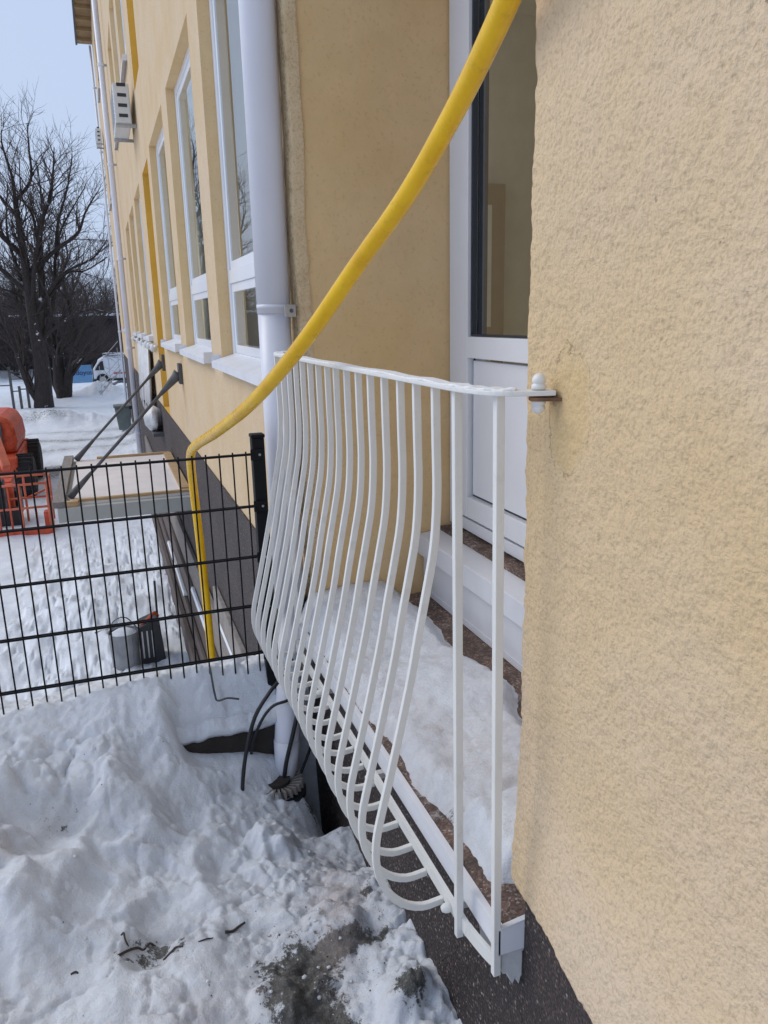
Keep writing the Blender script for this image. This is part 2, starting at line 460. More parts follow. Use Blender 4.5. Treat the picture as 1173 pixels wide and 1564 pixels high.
def floor_mat():
    t = NT('balcony_floor_grit')
    c = t.voro(190, out='Color'); s = t.n.new('ShaderNodeSeparateColor'); t.l.new(c, s.inputs[0])
    b = t.ramp(s.outputs[0], [(0.0, (0.12, 0.08, 0.065)), (0.5, (0.24, 0.15, 0.12)), (0.85, (0.33, 0.22, 0.175)), (1.0, (0.55, 0.50, 0.46))])
    b = t.mix(t.ramp(t.noise(9, 7, 0.75), [(0.42, 0.0), (0.60, 0.85)]), b, (0.075, 0.055, 0.045))
    b = t.mix(t.ramp(t.noise(13, 7, 0.8), [(0.56, 0.0), (0.66, 0.7)]), b, (0.55, 0.52, 0.52))
    t.base(b).rough(0.8); t.bump(t.noise(70, 5, 0.7), 0.9, 0.012)
    return t.m
M['floor'] = floor_mat()

def glass():
    t = NT('window_glass'); n, l = t.n, t.l
    n.remove(t.b)
    out = n['Material Output']
    tr = n.new('ShaderNodeBsdfTransparent'); tr.inputs[0].default_value = (0.96, 0.975, 0.965, 1)
    gl = n.new('ShaderNodeBsdfGlossy'); gl.inputs['Roughness'].default_value = 0.0; gl.inputs[0].default_value = (0.93, 0.95, 0.96, 1)
    fr = n.new('ShaderNodeFresnel'); fr.inputs[0].default_value = 2.1
    gg = n.new('ShaderNodeNewGeometry'); inv = t.math('SUBTRACT', 1.0, gg.outputs['Backfacing'])
    ms = n.new('ShaderNodeMixShader'); l.new(t.math('MULTIPLY', fr.outputs[0], inv), ms.inputs[0]); l.new(tr.outputs[0], ms.inputs[1]); l.new(gl.outputs[0], ms.inputs[2])
    l.new(ms.outputs[0], out.inputs[0]); return t.m
M['glass'] = glass()

def bark(name='bark', snowy=True):
    t = NT(name)
    lo, hi = ((0.016, 0.013, 0.013), (0.055, 0.044, 0.040)) if snowy else ((0.035, 0.027, 0.026), (0.095, 0.074, 0.066))
    b = t.ramp(t.noise(7, 6, 0.7, stretch=(3, 3, 0.6)), [(0.3, lo), (0.7, hi)])
    if snowy:
        nz = t.sepz('Normal')[2]
        k = t.math('MULTIPLY', t.ramp(nz, [(0.60, 0.0), (0.85, 1.0)]), t.ramp(t.noise(1.4, 5, 0.7), [(0.50, 0.0), (0.60, 1.0)]))
        b = t.mix(k, b, (0.78, 0.80, 0.84))
        b = t.mix(t.ramp(t.noise(2.6, 4, 0.6), [(0.66, 0.0), (0.69, 1.0)]), b, (0.72, 0.74, 0.78))
    t.base(b).rough(0.9); return t.m
M['bark'] = bark()
M['twig'] = bark('twig_bark', False)

# ================================================================== GROUND
CP = np.array([
    (.7, 1.2, -1.82), (.7, 1.6, -1.80), (.7, 2.0, -1.83), (.7, 2.5, -1.90), (.7, 3.0, -2.35), (.66, 2.85, -2.3), (.69, 2.62, -2.15), (.50, 2.86, -1.73), (.40, 2.84, -1.715), (.54, 2.70, -1.86), (.44, 2.70, -1.82),
    (.34, 2.82, -1.705), (.22, 2.82, -1.69), (.10, 2.80, -1.63), (-.2, 2.75, -1.54), (-.6, 2.75, -1.46), (-1.2, 2.75, -1.42),
    (.3, 2.3, -1.83), (0, 2.3, -1.76), (-.4, 2.35, -1.64), (-.9, 2.3, -1.50), (.3, 1.7, -1.84), (-.2, 1.8, -1.77), (-.8, 1.6, -1.65),
    (0, 1.0, -1.82), (-2, 1.5, -1.6), (-2.5, 2.8, -1.4), (.7, 0, -1.82), (0, 0, -1.82), (-2, 0, -1.75), (0, -3, -1.82), (-5, 1, -1.6), (-5, 2.8, -1.45)])

def near_h(x, y):
    num = np.zeros_like(x); den = np.zeros_like(x)
    for (a, b, z) in CP:
        w = 1.0 / ((x - a) ** 2 + (y - b) ** 2 + 0.006) ** 1.9
        num += w * z; den += w
    return num / den

def ground_h(x, y):
    h = near_h(x, np.minimum(y, 2.91))
    # bank under the fence; behind the kerb block it starts with a step
    kerbx = sstep(.06, .16, x) * (1 - sstep(.53, .56, x))
    crest = -1.40 + 0.05 * fbm(x * 1.7, y * 1.7, 40)
    slope = sstep(2.66, 3.02, y)
    stepk = np.where(y < 2.915, 0.0, 0.50 + 0.50 * sstep(2.915, 3.03, y))
    t = slope * (1 - kerbx) + stepk * kerbx
    t = t * (1 - sstep(.53, .58, x) * (1 - sstep(2.93, 3.1, y) * .8))
    h = h + (crest - h) * t
    lump = 0.020 * fbm(x * 3.1 + 3, y * 3.1, 3, 2) + 0.022 * fbm(x * 8, y * 8, 9, 3)
    rid = 1 - np.abs(fbm(x * 4.3, y * 4.3, 21, 3)) * 2.2
    lump = lump + 0.010 * np.clip(rid, -1, 1)
    # chunks of thrown snow at the left
    for (a, b, r, k) in ((-.62, 2.42, .20, .10), (-.50, 2.62, .10, .04), (-.42, 2.25, .12, .05), (.20, 2.42, .13, .035), (.40, 2.42, .10, .05), (-.1, 2.50, .18, .05), (.28, 1.72, .10, .05), (.60, 1.62, .10, .05), (.50, 1.95, .12, .05)):
        d = np.sqrt((x - a) ** 2 + (y - b) ** 2) / r
        d = d + 0.45 * fbm(x * 9, y * 9, 60, 3)
        lump = lump + k * (1 - sstep(0.45, 1.0, d))
    for (a, b, r, k) in ((-.25, 2.48, .15, .04), (.02, 2.12, .14, .05), (.12, 2.58, .12, .035), (-.05, 2.0, .10, .04), (.62, 2.8, .16, .06)):
        d = np.sqrt((x - a) ** 2 + (y - b) ** 2) / r
        d = d + 0.35 * fbm(x * 9, y * 9, 66, 3)
        lump = lump - k * (1 - sstep(0.35, 1.0, d))
    rough_m = sstep(-.15, .35, fbm(x * 2.3, y * 2.3, 48, 3))
    fine = (0.006 + 0.011 * rough_m) * fbm(x * 26, y * 26, 31, 3) + (0.0025 + 0.006 * rough_m) * fbm(x * 70, y * 70, 37, 2)
    for (a, b, rot, k) in ((.06, 2.28, .5, .020), (-.22, 2.20, -.3, .022), (.20, 2.02, -.2, .012), (-.45, 2.05, .4, .02)):
        c_, s_ = math.cos(rot), math.sin(rot); u = (x - a) * c_ + (y - b) * s_; v_ = -(x - a) * s_ + (y - b) * c_
        dd_ = np.sqrt((u / .055) ** 2 + (v_ / .12) ** 2) + 0.9 * fbm(x * 11, y * 11, 52, 4)
        fine = fine - k * (1 - sstep(.55, 1.15, dd_))
    plate = np.abs(fbm(x * 5.5, y * 5.5, 57, 4)); fine = fine - 0.012 * (1 - sstep(0.0, .07, plate))
    cm = sstep(.0, .5, fbm(x * 2.6 + 5, y * 2.6, 58, 2) + .28 * (1 - sstep(-.3, .25, x)) + .35 * np.exp(-(((x - .35) / .2) ** 2 + ((y - 1.7) / .25) ** 2)))
    wx, wy = x + .02 * fbm(x * 12, y * 12, 61, 2), y + .02 * fbm(x * 12, y * 12, 62, 2)
    fine = fine + cm * (0.030 * (chunks(wx * 8.5, wy * 8.5, 400) - .35) + 0.015 * (chunks(wx * 21, wy * 21, 420) - .35))
    fine = fine + 0.030 * fbm(x * 30, y * 30, 63, 3) * np.exp(-(((x - .35) / .18) ** 2 + ((y - 1.7) / .2) ** 2))
    nearw = 1 - sstep(3.0, 4.2, y)
    quiet = (1 - 0.35 * sstep(2.80, 2.95, y)) * (1 - 0.8 * kerbx * sstep(2.70, 2.80, y) * (1 - sstep(2.9, 2.93, y)))
    h = h + (lump + fine) * nearw * quiet
    # drop to the yard behind the fence
    far = -3.50 + 0.10 * fbm(x * 0.35, y * 0.35, 70, 4) + (0.035 + 0.05 * (1 - sstep(10, 16, y))) * fbm(x * 2.2, y * 2.2, 75, 4) + (0.042 * fbm(x * 6.5, y * 4.5, 77, 3) - 0.030 * (1 - sstep(.0, .10, np.abs(fbm(x * 3.2, y * 2.2, 78, 3))))) * (1 - sstep(11, 15, y))
    far = far + 0.55 * np.exp(-(((x + 2.1) / 1.7) ** 2 + ((y - 30) / 1.1) ** 2)) * (1 + 0.5 * fbm(x * 2, y * 2, 79, 3))
    far = far + 0.55 * np.exp(-(((x + .2) / 1.3) ** 2 + ((y - 41) / 1.5) ** 2)) * (1 + 0.5 * fbm(x * 2, y * 2, 80, 3))
    far = far + 0.35 * np.exp(-((x - .75) / .35) ** 2) * (0.5 + 0.5 * fbm(x * 1.5, y * .9, 81, 3)) * sstep(13, 16, y)
    far = far + 0.45 * sstep(45, 60, y)
    h = h + (far - h) * sstep(2.99, 5.0, y)
    return h

def axis(parts):
    out = []
    for (a, b, n) in parts: out += list(np.linspace(a, b, n, endpoint=False))
    return np.array(out + [parts[-1][1]])
gx = axis([(-900, -120, 8), (-120, -30, 14), (-30, -8, 26), (-8, -1.4, 60), (-1.4, .80, 285), (.80, 12, 8), (12, 900, 10)])
gy = axis([(-300, -20, 6), (-20, 0, 8), (0, 1.2, 40), (1.2, 3.3, 285), (3.3, 6, 90), (6, 16, 120), (16, 60, 190), (60, 120, 14), (120, 1500, 12)])
GX, GY = np.meshgrid(gx, gy)
GZ = ground_h(GX, GY)
nx_, ny_ = len(gx), len(gy)
me = bpy.data.meshes.new('snow_ground')
co = np.stack([GX.ravel(), GY.ravel(), GZ.ravel()], 1)
ii = (np.arange(ny_ - 1)[:, None] * nx_ + np.arange(nx_ - 1)[None, :]).ravel()
fa = np.stack([ii, ii + 1, ii + 1 + nx_, ii + nx_], 1)
me.vertices.add(len(co)); me.vertices.foreach_set('co', co.ravel())
me.loops.add(fa.size); me.loops.foreach_set('vertex_index', fa.ravel())
me.polygons.add(len(fa)); me.polygons.foreach_set('loop_start', np.arange(0, fa.size, 4)); me.polygons.foreach_set('loop_total', np.full(len(fa), 4))
me.update(calc_edges=True)
def blob(x, y, a, b, rx, ry, rot=0):
    c, s = math.cos(rot), math.sin(rot); u = (x - a) * c + (y - b) * s; v = -(x - a) * s + (y - b) * c
    return np.exp(-((u / rx) ** 2 + (v / ry) ** 2))
dirt = 0.72 * blob(GX, GY, .34, 1.80, .13, .12) + 0.78 * blob(GX, GY, .33, 1.60, .15, .10) + 0.55 * blob(GX, GY, .50, 1.86, .12, .03) + 0.75 * blob(GX, GY, .60, 1.60, .05, .05)
dirt += 0.22 * blob(GX, GY, .62, 1.95, .06, .3) + 0.55 * blob(GX, GY, .60, 2.80, .12, .18) + 0.28 * blob(GX, GY, -.05, 2.02, .13, .05, .4) + 0.22 * blob(GX, GY, -.3, 2.55, .2, .08)
dirt += 0.20 * blob(GX, GY, .45, 2.0, .25, .25) + 0.20 * blob(GX, GY, .0, 1.75, .35, .2) + (0.17 + 0.30 * fbm(GX * 3.5, GY * 3.5, 95, 4)) * (1 - sstep(2.6, 3.1, GY))
# wheel tracks and slush in the yard, dirty plough heaps
tr = np.abs(GY - 25.5 - 0.18 * GX - 0.9 * fbm(GX * .25, GY * .05, 90, 2))
dirt += 0.62 * np.exp(-(tr / 0.6) ** 2) + 0.55 * np.exp(-((tr - 2.0) / 0.6) ** 2)
dirt += 0.85 * blob(GX, GY, -1.5, 20.3, .8, 1.2) + 0.45 * blob(GX, GY, -1.2, 17.5, .4, 3.0, -.2) + 0.6 * blob(GX, GY, -2.1, 29.6, 1.6, .9) + 0.38 * blob(GX, GY, -.2, 40.6, 1.1, 1.2)
rust = 0.95 * blob(GX, GY, .52, 2.05, .07, .24, -.25) + 0.5 * blob(GX, GY, -.44, 2.38, .07, .10) + 0.35 * blob(GX, GY, .05, 1.75, .2, .06)
for nm, ar in (('dirt', dirt), ('rust', np.clip(rust, 0, 1))):
    at = me.attributes.new(nm, 'FLOAT', 'POINT'); at.data.foreach_set('value', ar.ravel().astype(np.float32))
ground = link('snow_ground', me, M['snow_ground'], smooth=True)
tag(ground, 'trodden snow covering the yard and the bank under the fence', kind='structure')

def gz(x, y): return float(ground_h(np.array([float(x)]), np.array([float(y)]))[0])

# ================================================================== BUILDING
W = 0.72
bld = thing('plastered_building', 'long yellow rough plastered building with dark pebble plinth and white windows', 'building', (W, 0, -3.5))
END = 30.5; TOP = 9.1
openings = [(1.257, 3.017, -1.17, 1.85)]
wins = []
ys_w = [(3.42, 5.15), (5.63, 7.36), (7.86, 9.72), (12.2, 13.8), (14.4, 16.0), (16.6, 18.2), (21.4, 23.0), (23.8, 25.4), (26.2, 27.8)]
for (a, b) in ys_w:
    wins.append((a, b, -0.27, 1.88))
for (a, b) in ys_w:
    wins.append((a, b, 3.45, 5.3)); wins.append((a, b, 6.6, 8.3))
bays = [(10.15, 11.25, -1.17, 1.84), (10.15, 11.25, 2.80, 8.3)]
openings += wins + bays
FINE = [(0.30, 1.257, -1.165, 1.10), (3.017, 3.42, -1.17, 1.88)]

ysl = sorted(set([-4.0, END] + [v for o in openings + FINE for v in o[:2]]))
zsl = sorted(set([-1.17, TOP] + [v for o in openings + FINE for v in o[2:] if v > -1.17]))
mb = MB()
def inside(yc, zc, L): return any(a < yc < b and c < zc < d for (a, b, c, d) in L)
for i in range(len(ysl) - 1):
    for j in range(len(zsl) - 1):
        y0, y1, z0, z1 = ysl[i], ysl[i + 1], zsl[j], zsl[j + 1]
        if inside((y0 + y1) / 2, (z0 + z1) / 2, openings) or inside((y0 + y1) / 2, (z0 + z1) / 2, FINE): continue
        mb.quad((W, y0, z0), (W, y0, z1), (W, y1, z1), (W, y1, z0))
mb.quad((W, END, -1.17), (W, END, TOP), (9, END, TOP), (9, END, -1.17))
mb.quad((W, -4, -1.17), (W, -4, TOP), (9, -4, TOP), (9, -4, -1.17))
mb.quad((W, -4, TOP), (W, END, TOP), (9, END, TOP), (9, -4, TOP))
mb.quad((9, 6, -4), (9, 6, TOP), (9, END, TOP), (9, END, -4))  # unseen rear wall left off behind the balcony room to let daylight in
mb.build('wall', M['plaster'], bld, fix=False)
for (a, b, c, d) in wins:
    D = W + 0.16; mb = MB()
    for q in (((W, a, c), (D, a, c), (D, a, d), (W, a, d)), ((W, b, c), (W, b, d), (D, b, d), (D, b, c)), ((W, a, d), (D, a, d), (D, b, d), (W, b, d)), ((W, a, c), (W, b, c), (D, b, c), (D, a, c))):
        mb.quad(*q)
    mb.build('window_reveal', M['plaster_smooth'], bld, fix=False)
mb = MB()
for (a, b, c, d) in bays:
    D = W + 0.22
    for q in (((W, a, c), (D, a, c), (D, a, d), (W, a, d)), ((W, b, c), (W, b, d), (D, b, d), (D, b, c)), ((W, a, d), (D, a, d), (D, b, d), (W, b, d)), ((W, a, c), (W, b, c), (D, b, c), (D, a, c)), ((D, a, c), (D, b, c), (D, b, d), (D, a, d))):
        mb.quad(*q)
mb.build('ochre_bay', M['ochre'], bld, fix=False)

def stucco(name, mat, y0, y1, z0, z1, res, edge_lo=False, edge_hi=False, flare=False, amp=1.0):
    ny = int((y1 - y0) / res) + 1; nz = int((z1 - z0) / res) + 1
    yy, zz = np.meshgrid(np.linspace(y0, y1, ny), np.linspace(z0, z1, nz))
    x = np.full_like(yy, W)
    d = 0.0030 * fbm(yy * 11, zz * 11, 100, 3) + 0.0013 * fbm(yy * 55, zz * 48, 110, 2) + 0.0011 * fbm(yy * 95, zz * 90, 120, 1)
    d = d + 0.006 * fbm(yy * 3, zz * 3, 130, 2)
    fade = np.ones_like(yy)
    if not edge_lo: fade *= sstep(y0, y0 + .03, yy)
    x = x - amp * d * fade
    if edge_hi:
        k = np.exp(-(y1 - yy) / 0.006); x = x + 0.006 * k
        yy = yy + (0.0045 * fbm(zz * 9, zz * 0 + 2, 140, 4) + 0.0035 * fbm(zz * 40, zz * 0, 141, 2)) * np.exp(-(y1 - yy) / 0.02)
    if edge_lo:
        k = np.exp(-(yy - y0) / 0.010); x = x + 0.012 * k
        yy = yy + (0.006 * fbm(zz * 9, zz * 0 + 2, 150, 4) + 0.004 * fbm(zz * 40, zz * 0, 151, 2) - 0.004) * np.exp(-(yy - y0) / 0.025)
    if flare:
        s = 1 - sstep(.80, 1.26, yy)
        x = x - 0.050 * s * (1 - sstep(z0, z0 + .40, zz)) ** 1.2
        x = x - 0.012 * (1 - sstep(z0, z0 + 0.3, zz))
        zz = zz + (0.010 * fbm(yy * 14, yy * 0, 160, 4) - 0.006) * (1 - sstep(z0, z0 + .05, zz))
    v = np.stack([x.ravel(), yy.ravel(), zz.ravel()], 1)
    i = (np.arange(nz - 1)[:, None] * ny + np.arange(ny - 1)[None, :]).ravel()
    f = np.stack([i, i + ny, i + ny + 1, i + 1], 1)
    vl = v.tolist(); fl = f.tolist(); n0 = len(vl)
    def skirt(idx, dx, flip=False):
        n = len(vl)
        for k in idx: vl.append([vl[k][0] + dx, vl[k][1], vl[k][2]])
        for k in range(len(idx) - 1):
            q = [idx[k], idx[k + 1], n + k + 1, n + k]
            fl.append(q if not flip else q[::-1])
    if flare: skirt(list(range(ny)), 0.12)
    if edge_hi: skirt([r * ny + ny - 1 for r in range(nz)], 0.10)
    if edge_lo: skirt([r * ny for r in range(nz)], 0.04, True)
    m_ = bpy.data.meshes.new(name); m_.from_pydata(vl, [], fl); m_.update()
    o = link(name, m_, mat, bld, smooth=True)
    return o
stucco('pier_plaster', M['plaster_near'], 0.30, 1.257, -1.165, 1.10, 0.0042, edge_hi=True, flare=True)
stucco('corner_plaster', M['plaster_stained'], 3.017, 3.42, -1.17, 1.88, 0.0055, edge_lo=True)

# recess of the french balcony
XD = 1.365; RT = 1.85
mb = MB()
mb.quad((W + .03, 3.021, -1.6), (W + .03, 3.021, RT), (XD + .075, 3.021, RT), (XD + .075, 3.021, -1.6))
mb.quad((W + .03, 1.251, -1.6), (XD + .075, 1.251, -1.6), (XD + .075, 1.251, RT), (W + .03, 1.251, RT))
mb.quad((W, 1.2, RT), (W, 3.1, RT), (XD + .075, 3.1, RT), (XD + .075, 1.2, RT))
mb.build('recess_wall', M['plaster_smooth'], bld, fix=False)

# plinth
mb = MB().box(0.706, 0.9, -4, 1.19, -4.3, -1.172); mb.box(0.706, 0.9, 3.03, END - .02, -4.3, -1.172); mb.box(0.7055, 0.9, 1.1905, 3.0295, -4.3, -1.312)
mb.build('plinth', M['aggregate'], bld)
# balcony floor, flashing, end cap, step
MB().prism([(0.654, -1.31), (1.40, -1.31), (1.40, -1.196), (1.20, -1.197), (0.80, -1.222), (0.654, -1.241)], 1.202, 3.018, 'y').build('balcony_floor', M['floor'], bld)
fl = MB().prism([(0.647, -1.298), (0.651, -1.298), (0.651, -1.241), (0.662, -1.239), (0.662, -1.2365), (0.647, -1.239)], 1.196, 3.012, 'y').build('edge_flashing', M['flash'], bld, bevel=0.0008)
MB().prism([(0.647, -1.300), (0.724, -1.300), (0.724, -1.229), (0.647, -1.240)], 1.1915, 1.1955, 'y').build('end_cap', M['flash'], fl)
MB().prism([(0.647, -1.2375), (0.724, -1.2265), (0.724, -1.2245), (0.647, -1.2355)], 1.190, 1.2015, 'y').build('cap_fold', M['flash'], fl)
# ragged mortar under the cap
mp = [(0.655, -1.302), (0.722, -1.302), (0.722, -1.36), (0.715, -1.40), (0.704, -1.375), (0.699, -1.395), (0.692, -1.372), (0.684, -1.39), (0.672, -1.36), (0.660, -1.355)]
MB().prism(mp, 1.197, 1.30, 'y').build('mortar_patch', M['mortar'], bld)
MB().box(1.232, 1.42, 1.26, 3.014, -1.196, -0.99).build('door_step', M['flash'], bld, bevel=0.004)
st = MB().prism([(1.205, -0.925), (1.205, -1.012), (1.2315, -1.012), (1.2315, -0.996), (1.37, -0.996), (1.37, -0.905)], 1.26, 3.013, 'y').build('step_lip', M['flash'], bld, bevel=0.004)
MB().box(1.305, 1.40, 1.26, 3.0125, -0.99, -0.8995).build('threshold', M['floor'], bld)
MB().box(1.2285, 1.2315, 1.26, 3.013, -1.19, -1.165).build('step_trim', M['flash'], bld)

# balcony door
dr = MB()
dr.box(1.36, 1.44, 2.952, 3.014, -0.885, RT - .01); dr.box(1.36, 1.44, 1.262, 1.325, -0.885, RT - .01)
dr.box(1.362, 1.44, 1.3255, 2.9515, -0.885, -0.835); dr.box(1.362, 1.44, 1.3255, 2.9515, RT - .07, RT - .012)
door = dr.build('balcony_door', M['pvc'], bld, bevel=0.003)
for (a, b) in ((2.144, 2.944), (1.333, 2.133)):
    lf = MB()
    S = 0.115
    lf.box(1.352, 1.43, b - S, b, -0.822, RT - .08); lf.box(1.352, 1.43, a, a + S, -0.822, RT - .08)
    lf.box(1.353, 1.43, a + S + .0005, b - S - .0005, -0.822, -0.735); lf.box(1.353, 1.43, a + S + .0005, b - S - .0005, -0.172, -0.09)
    lf.box(1.353, 1.43, a + S + .0005, b - S - .0005, RT - .17, RT - .081)
    L = lf.build('door_leaf', M['pvc'], door, bevel=0.003)
    L['label'] = 'white door leaf with tall glass over plain lower panel'
    MB().box(1.374, 1.40, a + S + .012, b - S - .012, -0.724, -0.183).build('door_panel', M['pvc'], door, bevel=0.002)
    MB().box(1.388, 1.394, a + S + .004, b - S - .004, -0.086, RT - .174).build('door_pane', M['glass'], door)
    g = MB()
    g.box(1.366, 1.387, b - S - .011, b - S - .001, -0.088, RT - .172); g.box(1.366, 1.387, a + S + .001, a + S + .011, -0.088, RT - .172)
    g.box(1.3945, 1.432, b - S - .010, b - S - .001, -0.088, RT - .172); g.box(1.3945, 1.432, a + S + .001, a + S + .010, -0.088, RT - .172)
    g.box(1.366, 1.387, a + S + .012, b - S - .012, -0.089, -0.081)
    g.box(1.38, 1.383, b - S - .0115, b - S - .001, -0.733, -0.174); g.box(1.38, 1.383, a + S + .001, b - S - .012, -0.733, -0.7245)
    g.build('gasket', M['gasket'], door)
MB().box(1.40, 1.43, 1.327, 2.95, -0.834, -0.823).build('door_gap', M['gasket'], door)
MB().box(1.40, 1.43, 2.9445, 2.9515, -0.834, RT - .08).build('door_gap', M['gasket'], door)

# rooms behind the glass
mb = MB()
def room(x0, x1, y0, y1, z0, z1):
    mb.quad((x1, y0, z0), (x1, y1, z0), (x1, y1, z1), (x1, y0, z1))
    mb.quad((x0, y0, z0), (x1, y0, z0), (x1, y0, z1), (x0, y0, z1)); mb.quad((x0, y1, z0), (x0, y1, z1), (x1, y1, z1), (x1, y1, z0))
    mb.quad((x0, y0, z0), (x0, y1, z0), (x1, y1, z0), (x1, y0, z0)); mb.quad((x0, y0, z1), (x1, y0, z1), (x1, y1, z1), (x0, y1, z1))
mb.quad((3.1, 4.7, -0.9), (3.1, 5.24, -0.9), (3.1, 5.24, 1.95), (3.1, 4.7, 1.95))  # most of this back wall is omitted, an added opening that brightens the room
mb.quad((1.47, -1, -0.9), (3.1, -1, -0.9), (3.1, -1, 1.95), (1.47, -1, 1.95)); mb.quad((1.47, 5.24, -0.9), (1.47, 5.24, 1.95), (3.1, 5.24, 1.95), (3.1, 5.24, -0.9))
mb.quad((1.47, -1, -0.9), (1.47, 5.24, -0.9), (3.1, 5.24, -0.9), (3.1, -1, -0.9)); mb.quad((1.47, -1, 1.95), (3.1, -1, 1.95), (3.1, 5.24, 1.95), (1.47, 5.24, 1.95))
mb.quad((W + .19, 5.24, -0.9), (W + .19, 5.24, 1.95), (1.47, 5.24, 1.95), (1.47, 5.24, -0.9))
mb.quad((W + .19, 3.04, -0.9), (1.47, 3.04, -0.9), (1.47, 5.24, -0.9), (W + .19, 5.24, -0.9)); mb.quad((W + .19, 3.04, 1.95), (W + .19, 5.24, 1.95), (1.47, 5.24, 1.95), (1.47, 3.04, 1.95))
mb.build('room_wall', M['room'], bld, fix=False)
# an inner panelled door on the far side wall of that room
idr = MB().box(1.75, 2.75, 5.15, 5.195, -0.9, 0.86); 
idr.build('room_door', M['room_door'], bld)
mb2 = MB()
for (a, b) in ((1.86, 2.2), (2.3, 2.64)):
    mb2.box(a, b, 5.135, 5.152, -0.1, 0.72); mb2.box(a, b, 5.135, 5.152, -0.8, -0.25)
mb2.build('room_door_panel', M['room'], bld)
mb = MB()
for z0, z1 in ((-0.9, 1.95), (2.9, 5.5), (6.1, 8.6)):
    a0 = 5.3 if z0 < 0 else 3.2
    room(W + .19, 1.5, a0 - 2.0 if z0 > 0 else 5.3, 29.9, z0, z1)
mb.build('far_room_wall', M['room_dark'], bld, fix=False)

# windows
for wi, (a, b, c, d) in enumerate(wins):
    x0, x1 = 0.792, 0.872
    f = MB(); t = 0.055
    low = c + 0.52
    f.box(x0, x1, a, a + t, c, d); f.box(x0, x1, b - t, b, c, d)
    f.box(x0 + .002, x1, a + t + .0005, b - t - .0005, c, c + t); f.box(x0 + .002, x1, a + t + .0005, b - t - .0005, d - t, d)
    f.box(x0 + .002, x1, a + t + .0005, b - t - .0005, low - .04, low + .04)
    wd = f.build('window', M['pvc'], bld, bevel=0.003 if wi < 2 else 0)
    s = MB(); u = 0.05
    ym = (a + b) / 2
    for (ya, yb) in ((a + t + .001, b - t - .001),):
        for (za, zb) in ((c + t + .001, low - .041), (low + .041, d - t - .001)):
            s.box(x0 + .012, x1 - .01, ya, ya + u, za, zb); s.box(x0 + .012, x1 - .01, yb - u, yb, za, zb)
            s.box(x0 + .013, x1 - .01, ya + u + .0004, yb - u - .0004, za, za + u); s.box(x0 + .013, x1 - .01, ya + u + .0004, yb - u - .0004, zb - u, zb)
            MB().box(x0 + .016, x0 + .019, ya + u - .003, yb - u + .003, za + u - .003, zb - u + .003).build('pane', M['glass'], wd)
    s.build('sash', M['pvc'], wd, bevel=0.002 if wi < 2 else 0)
    sl = MB().prism([(0.655, c - .035), (0.655, c + .005), (0.80, c + .05), (0.80, c + .044), (0.659, c - .001), (0.659, c - .035)], a - .03, b + .03, 'y')
    sl.box(0.657, 0.80, b + .0305, b + .033, c - .03, c + .045); sl.box(0.657, 0.80, a - .033, a - .0305, c - .03, c + .045)
    sl.build('sill', M['flash'], wd)

# eaves of the roof
mb = MB().box(0.26, 9.2, -4.2, END + .5, 9.11, 9.17); ev = mb.build('eave', M['eave'], bld)
MB().box(0.20, 0.262, -4.2, END + .5, 9.06, 9.22).build('gutter', M['dark_iron'], ev)
for k in range(36): MB().box(0.262, 0.716, -4 + k * .98, -3.9 + k * .98, 9.0, 9.108).build('rafter_tail', M['eave'], ev)
MB().prism([(0.2, 9.171), (9.2, 9.171), (9.2, 12.0)], -4.2, END + .5, 'y').build('roof', M['flash'], bld)

# ================================================================== BALCONY RAILING
ral = thing('balcony_railing', 'white pot bellied iron railing bulging out in front of the balcony door', 'railing', (0.62, 2.1, -1.34))
ZR = -0.134
top = catmull([(0.716, 1.158, ZR), (0.672, 1.172, ZR), (0.634, 1.196, ZR), (0.616, 1.25, ZR), (0.610, 1.33, ZR), (0.609, 1.6, ZR), (0.607, 2.1, ZR), (0.608, 2.6, ZR), (0.610, 2.86, ZR), (0.628, 2.945, ZR), (0.672, 2.985, ZR), (0.725, 2.995, ZR)], 5)
MB().sweep(top, 0.009, 0.036, None).build('top_rail', M['rail'], ral, bevel=0.002)
frost = [p + Vector((0, 0, 0.0055)) for p in top[7:-6]]
nf = len(frost)
fm = MB()
fz = [Vector((p.x + 0.002 * math.sin(i * 2.1), p.y, p.z + 0.0015 * math.sin(i * 1.7))) for i, p in enumerate(frost)]
fm.sweep(fz, 0.0045, 0.030, None).build('frost_crust', M['rail_top'], ral, bevel=0.0015)
prof = [(.609, -.139), (.610, -.25), (.611, -.36), (.604, -.464), (.587, -.557), (.567, -.655), (.550, -.745), (.524, -.86), (.498, -.97), (.477, -1.054), (.460, -1.132), (.460, -1.205), (.481, -1.267), (.518, -1.313), (.567, -1.337), (.620, -1.334)]
pp = catmull([(x, 0, z) for x, z in prof], 3)
b0 = MB().sweep(pp, 0.0125, 0.0165, (0, 1, 0)).build('baluster', M['rail'], ral, bevel=0.0015)
b0.location.y = 1.418
nb = 16
for k in range(1, nb):
    copy_to(b0, ral, (random.uniform(-.0015, .0015), k * 0.0998 + random.uniform(-.003, .003), 0))
for (x0, y0, x1, y1, zb) in ((.611, 1.322, .617, 1.322, -1.352), (.634, 1.199, .645, 1.199, -1.352)):
    MB().sweep([(x0, y0, ZR - .004), (x1, y1, zb)], 0.015, 0.0165, (0, 1, 0)).build('straight_baluster', M['rail'], ral, bevel=0.0015)
MB().sweep([(.634, 2.962, ZR - .004), (.645, 2.962, -1.352)], 0.015, 0.0165, (0, 1, 0)).build('straight_baluster', M['rail'], ral, bevel=0.0015)
botm = catmull([(0.650, 1.199, -1.326), (0.638, 1.235, -1.322), (0.628, 1.29, -1.318), (0.625, 1.34, -1.316), (0.625, 1.7, -1.316), (0.625, 2.3, -1.316), (0.625, 2.85, -1.316), (0.633, 2.92, -1.316), (.650, 2.96, -1.318)], 5)
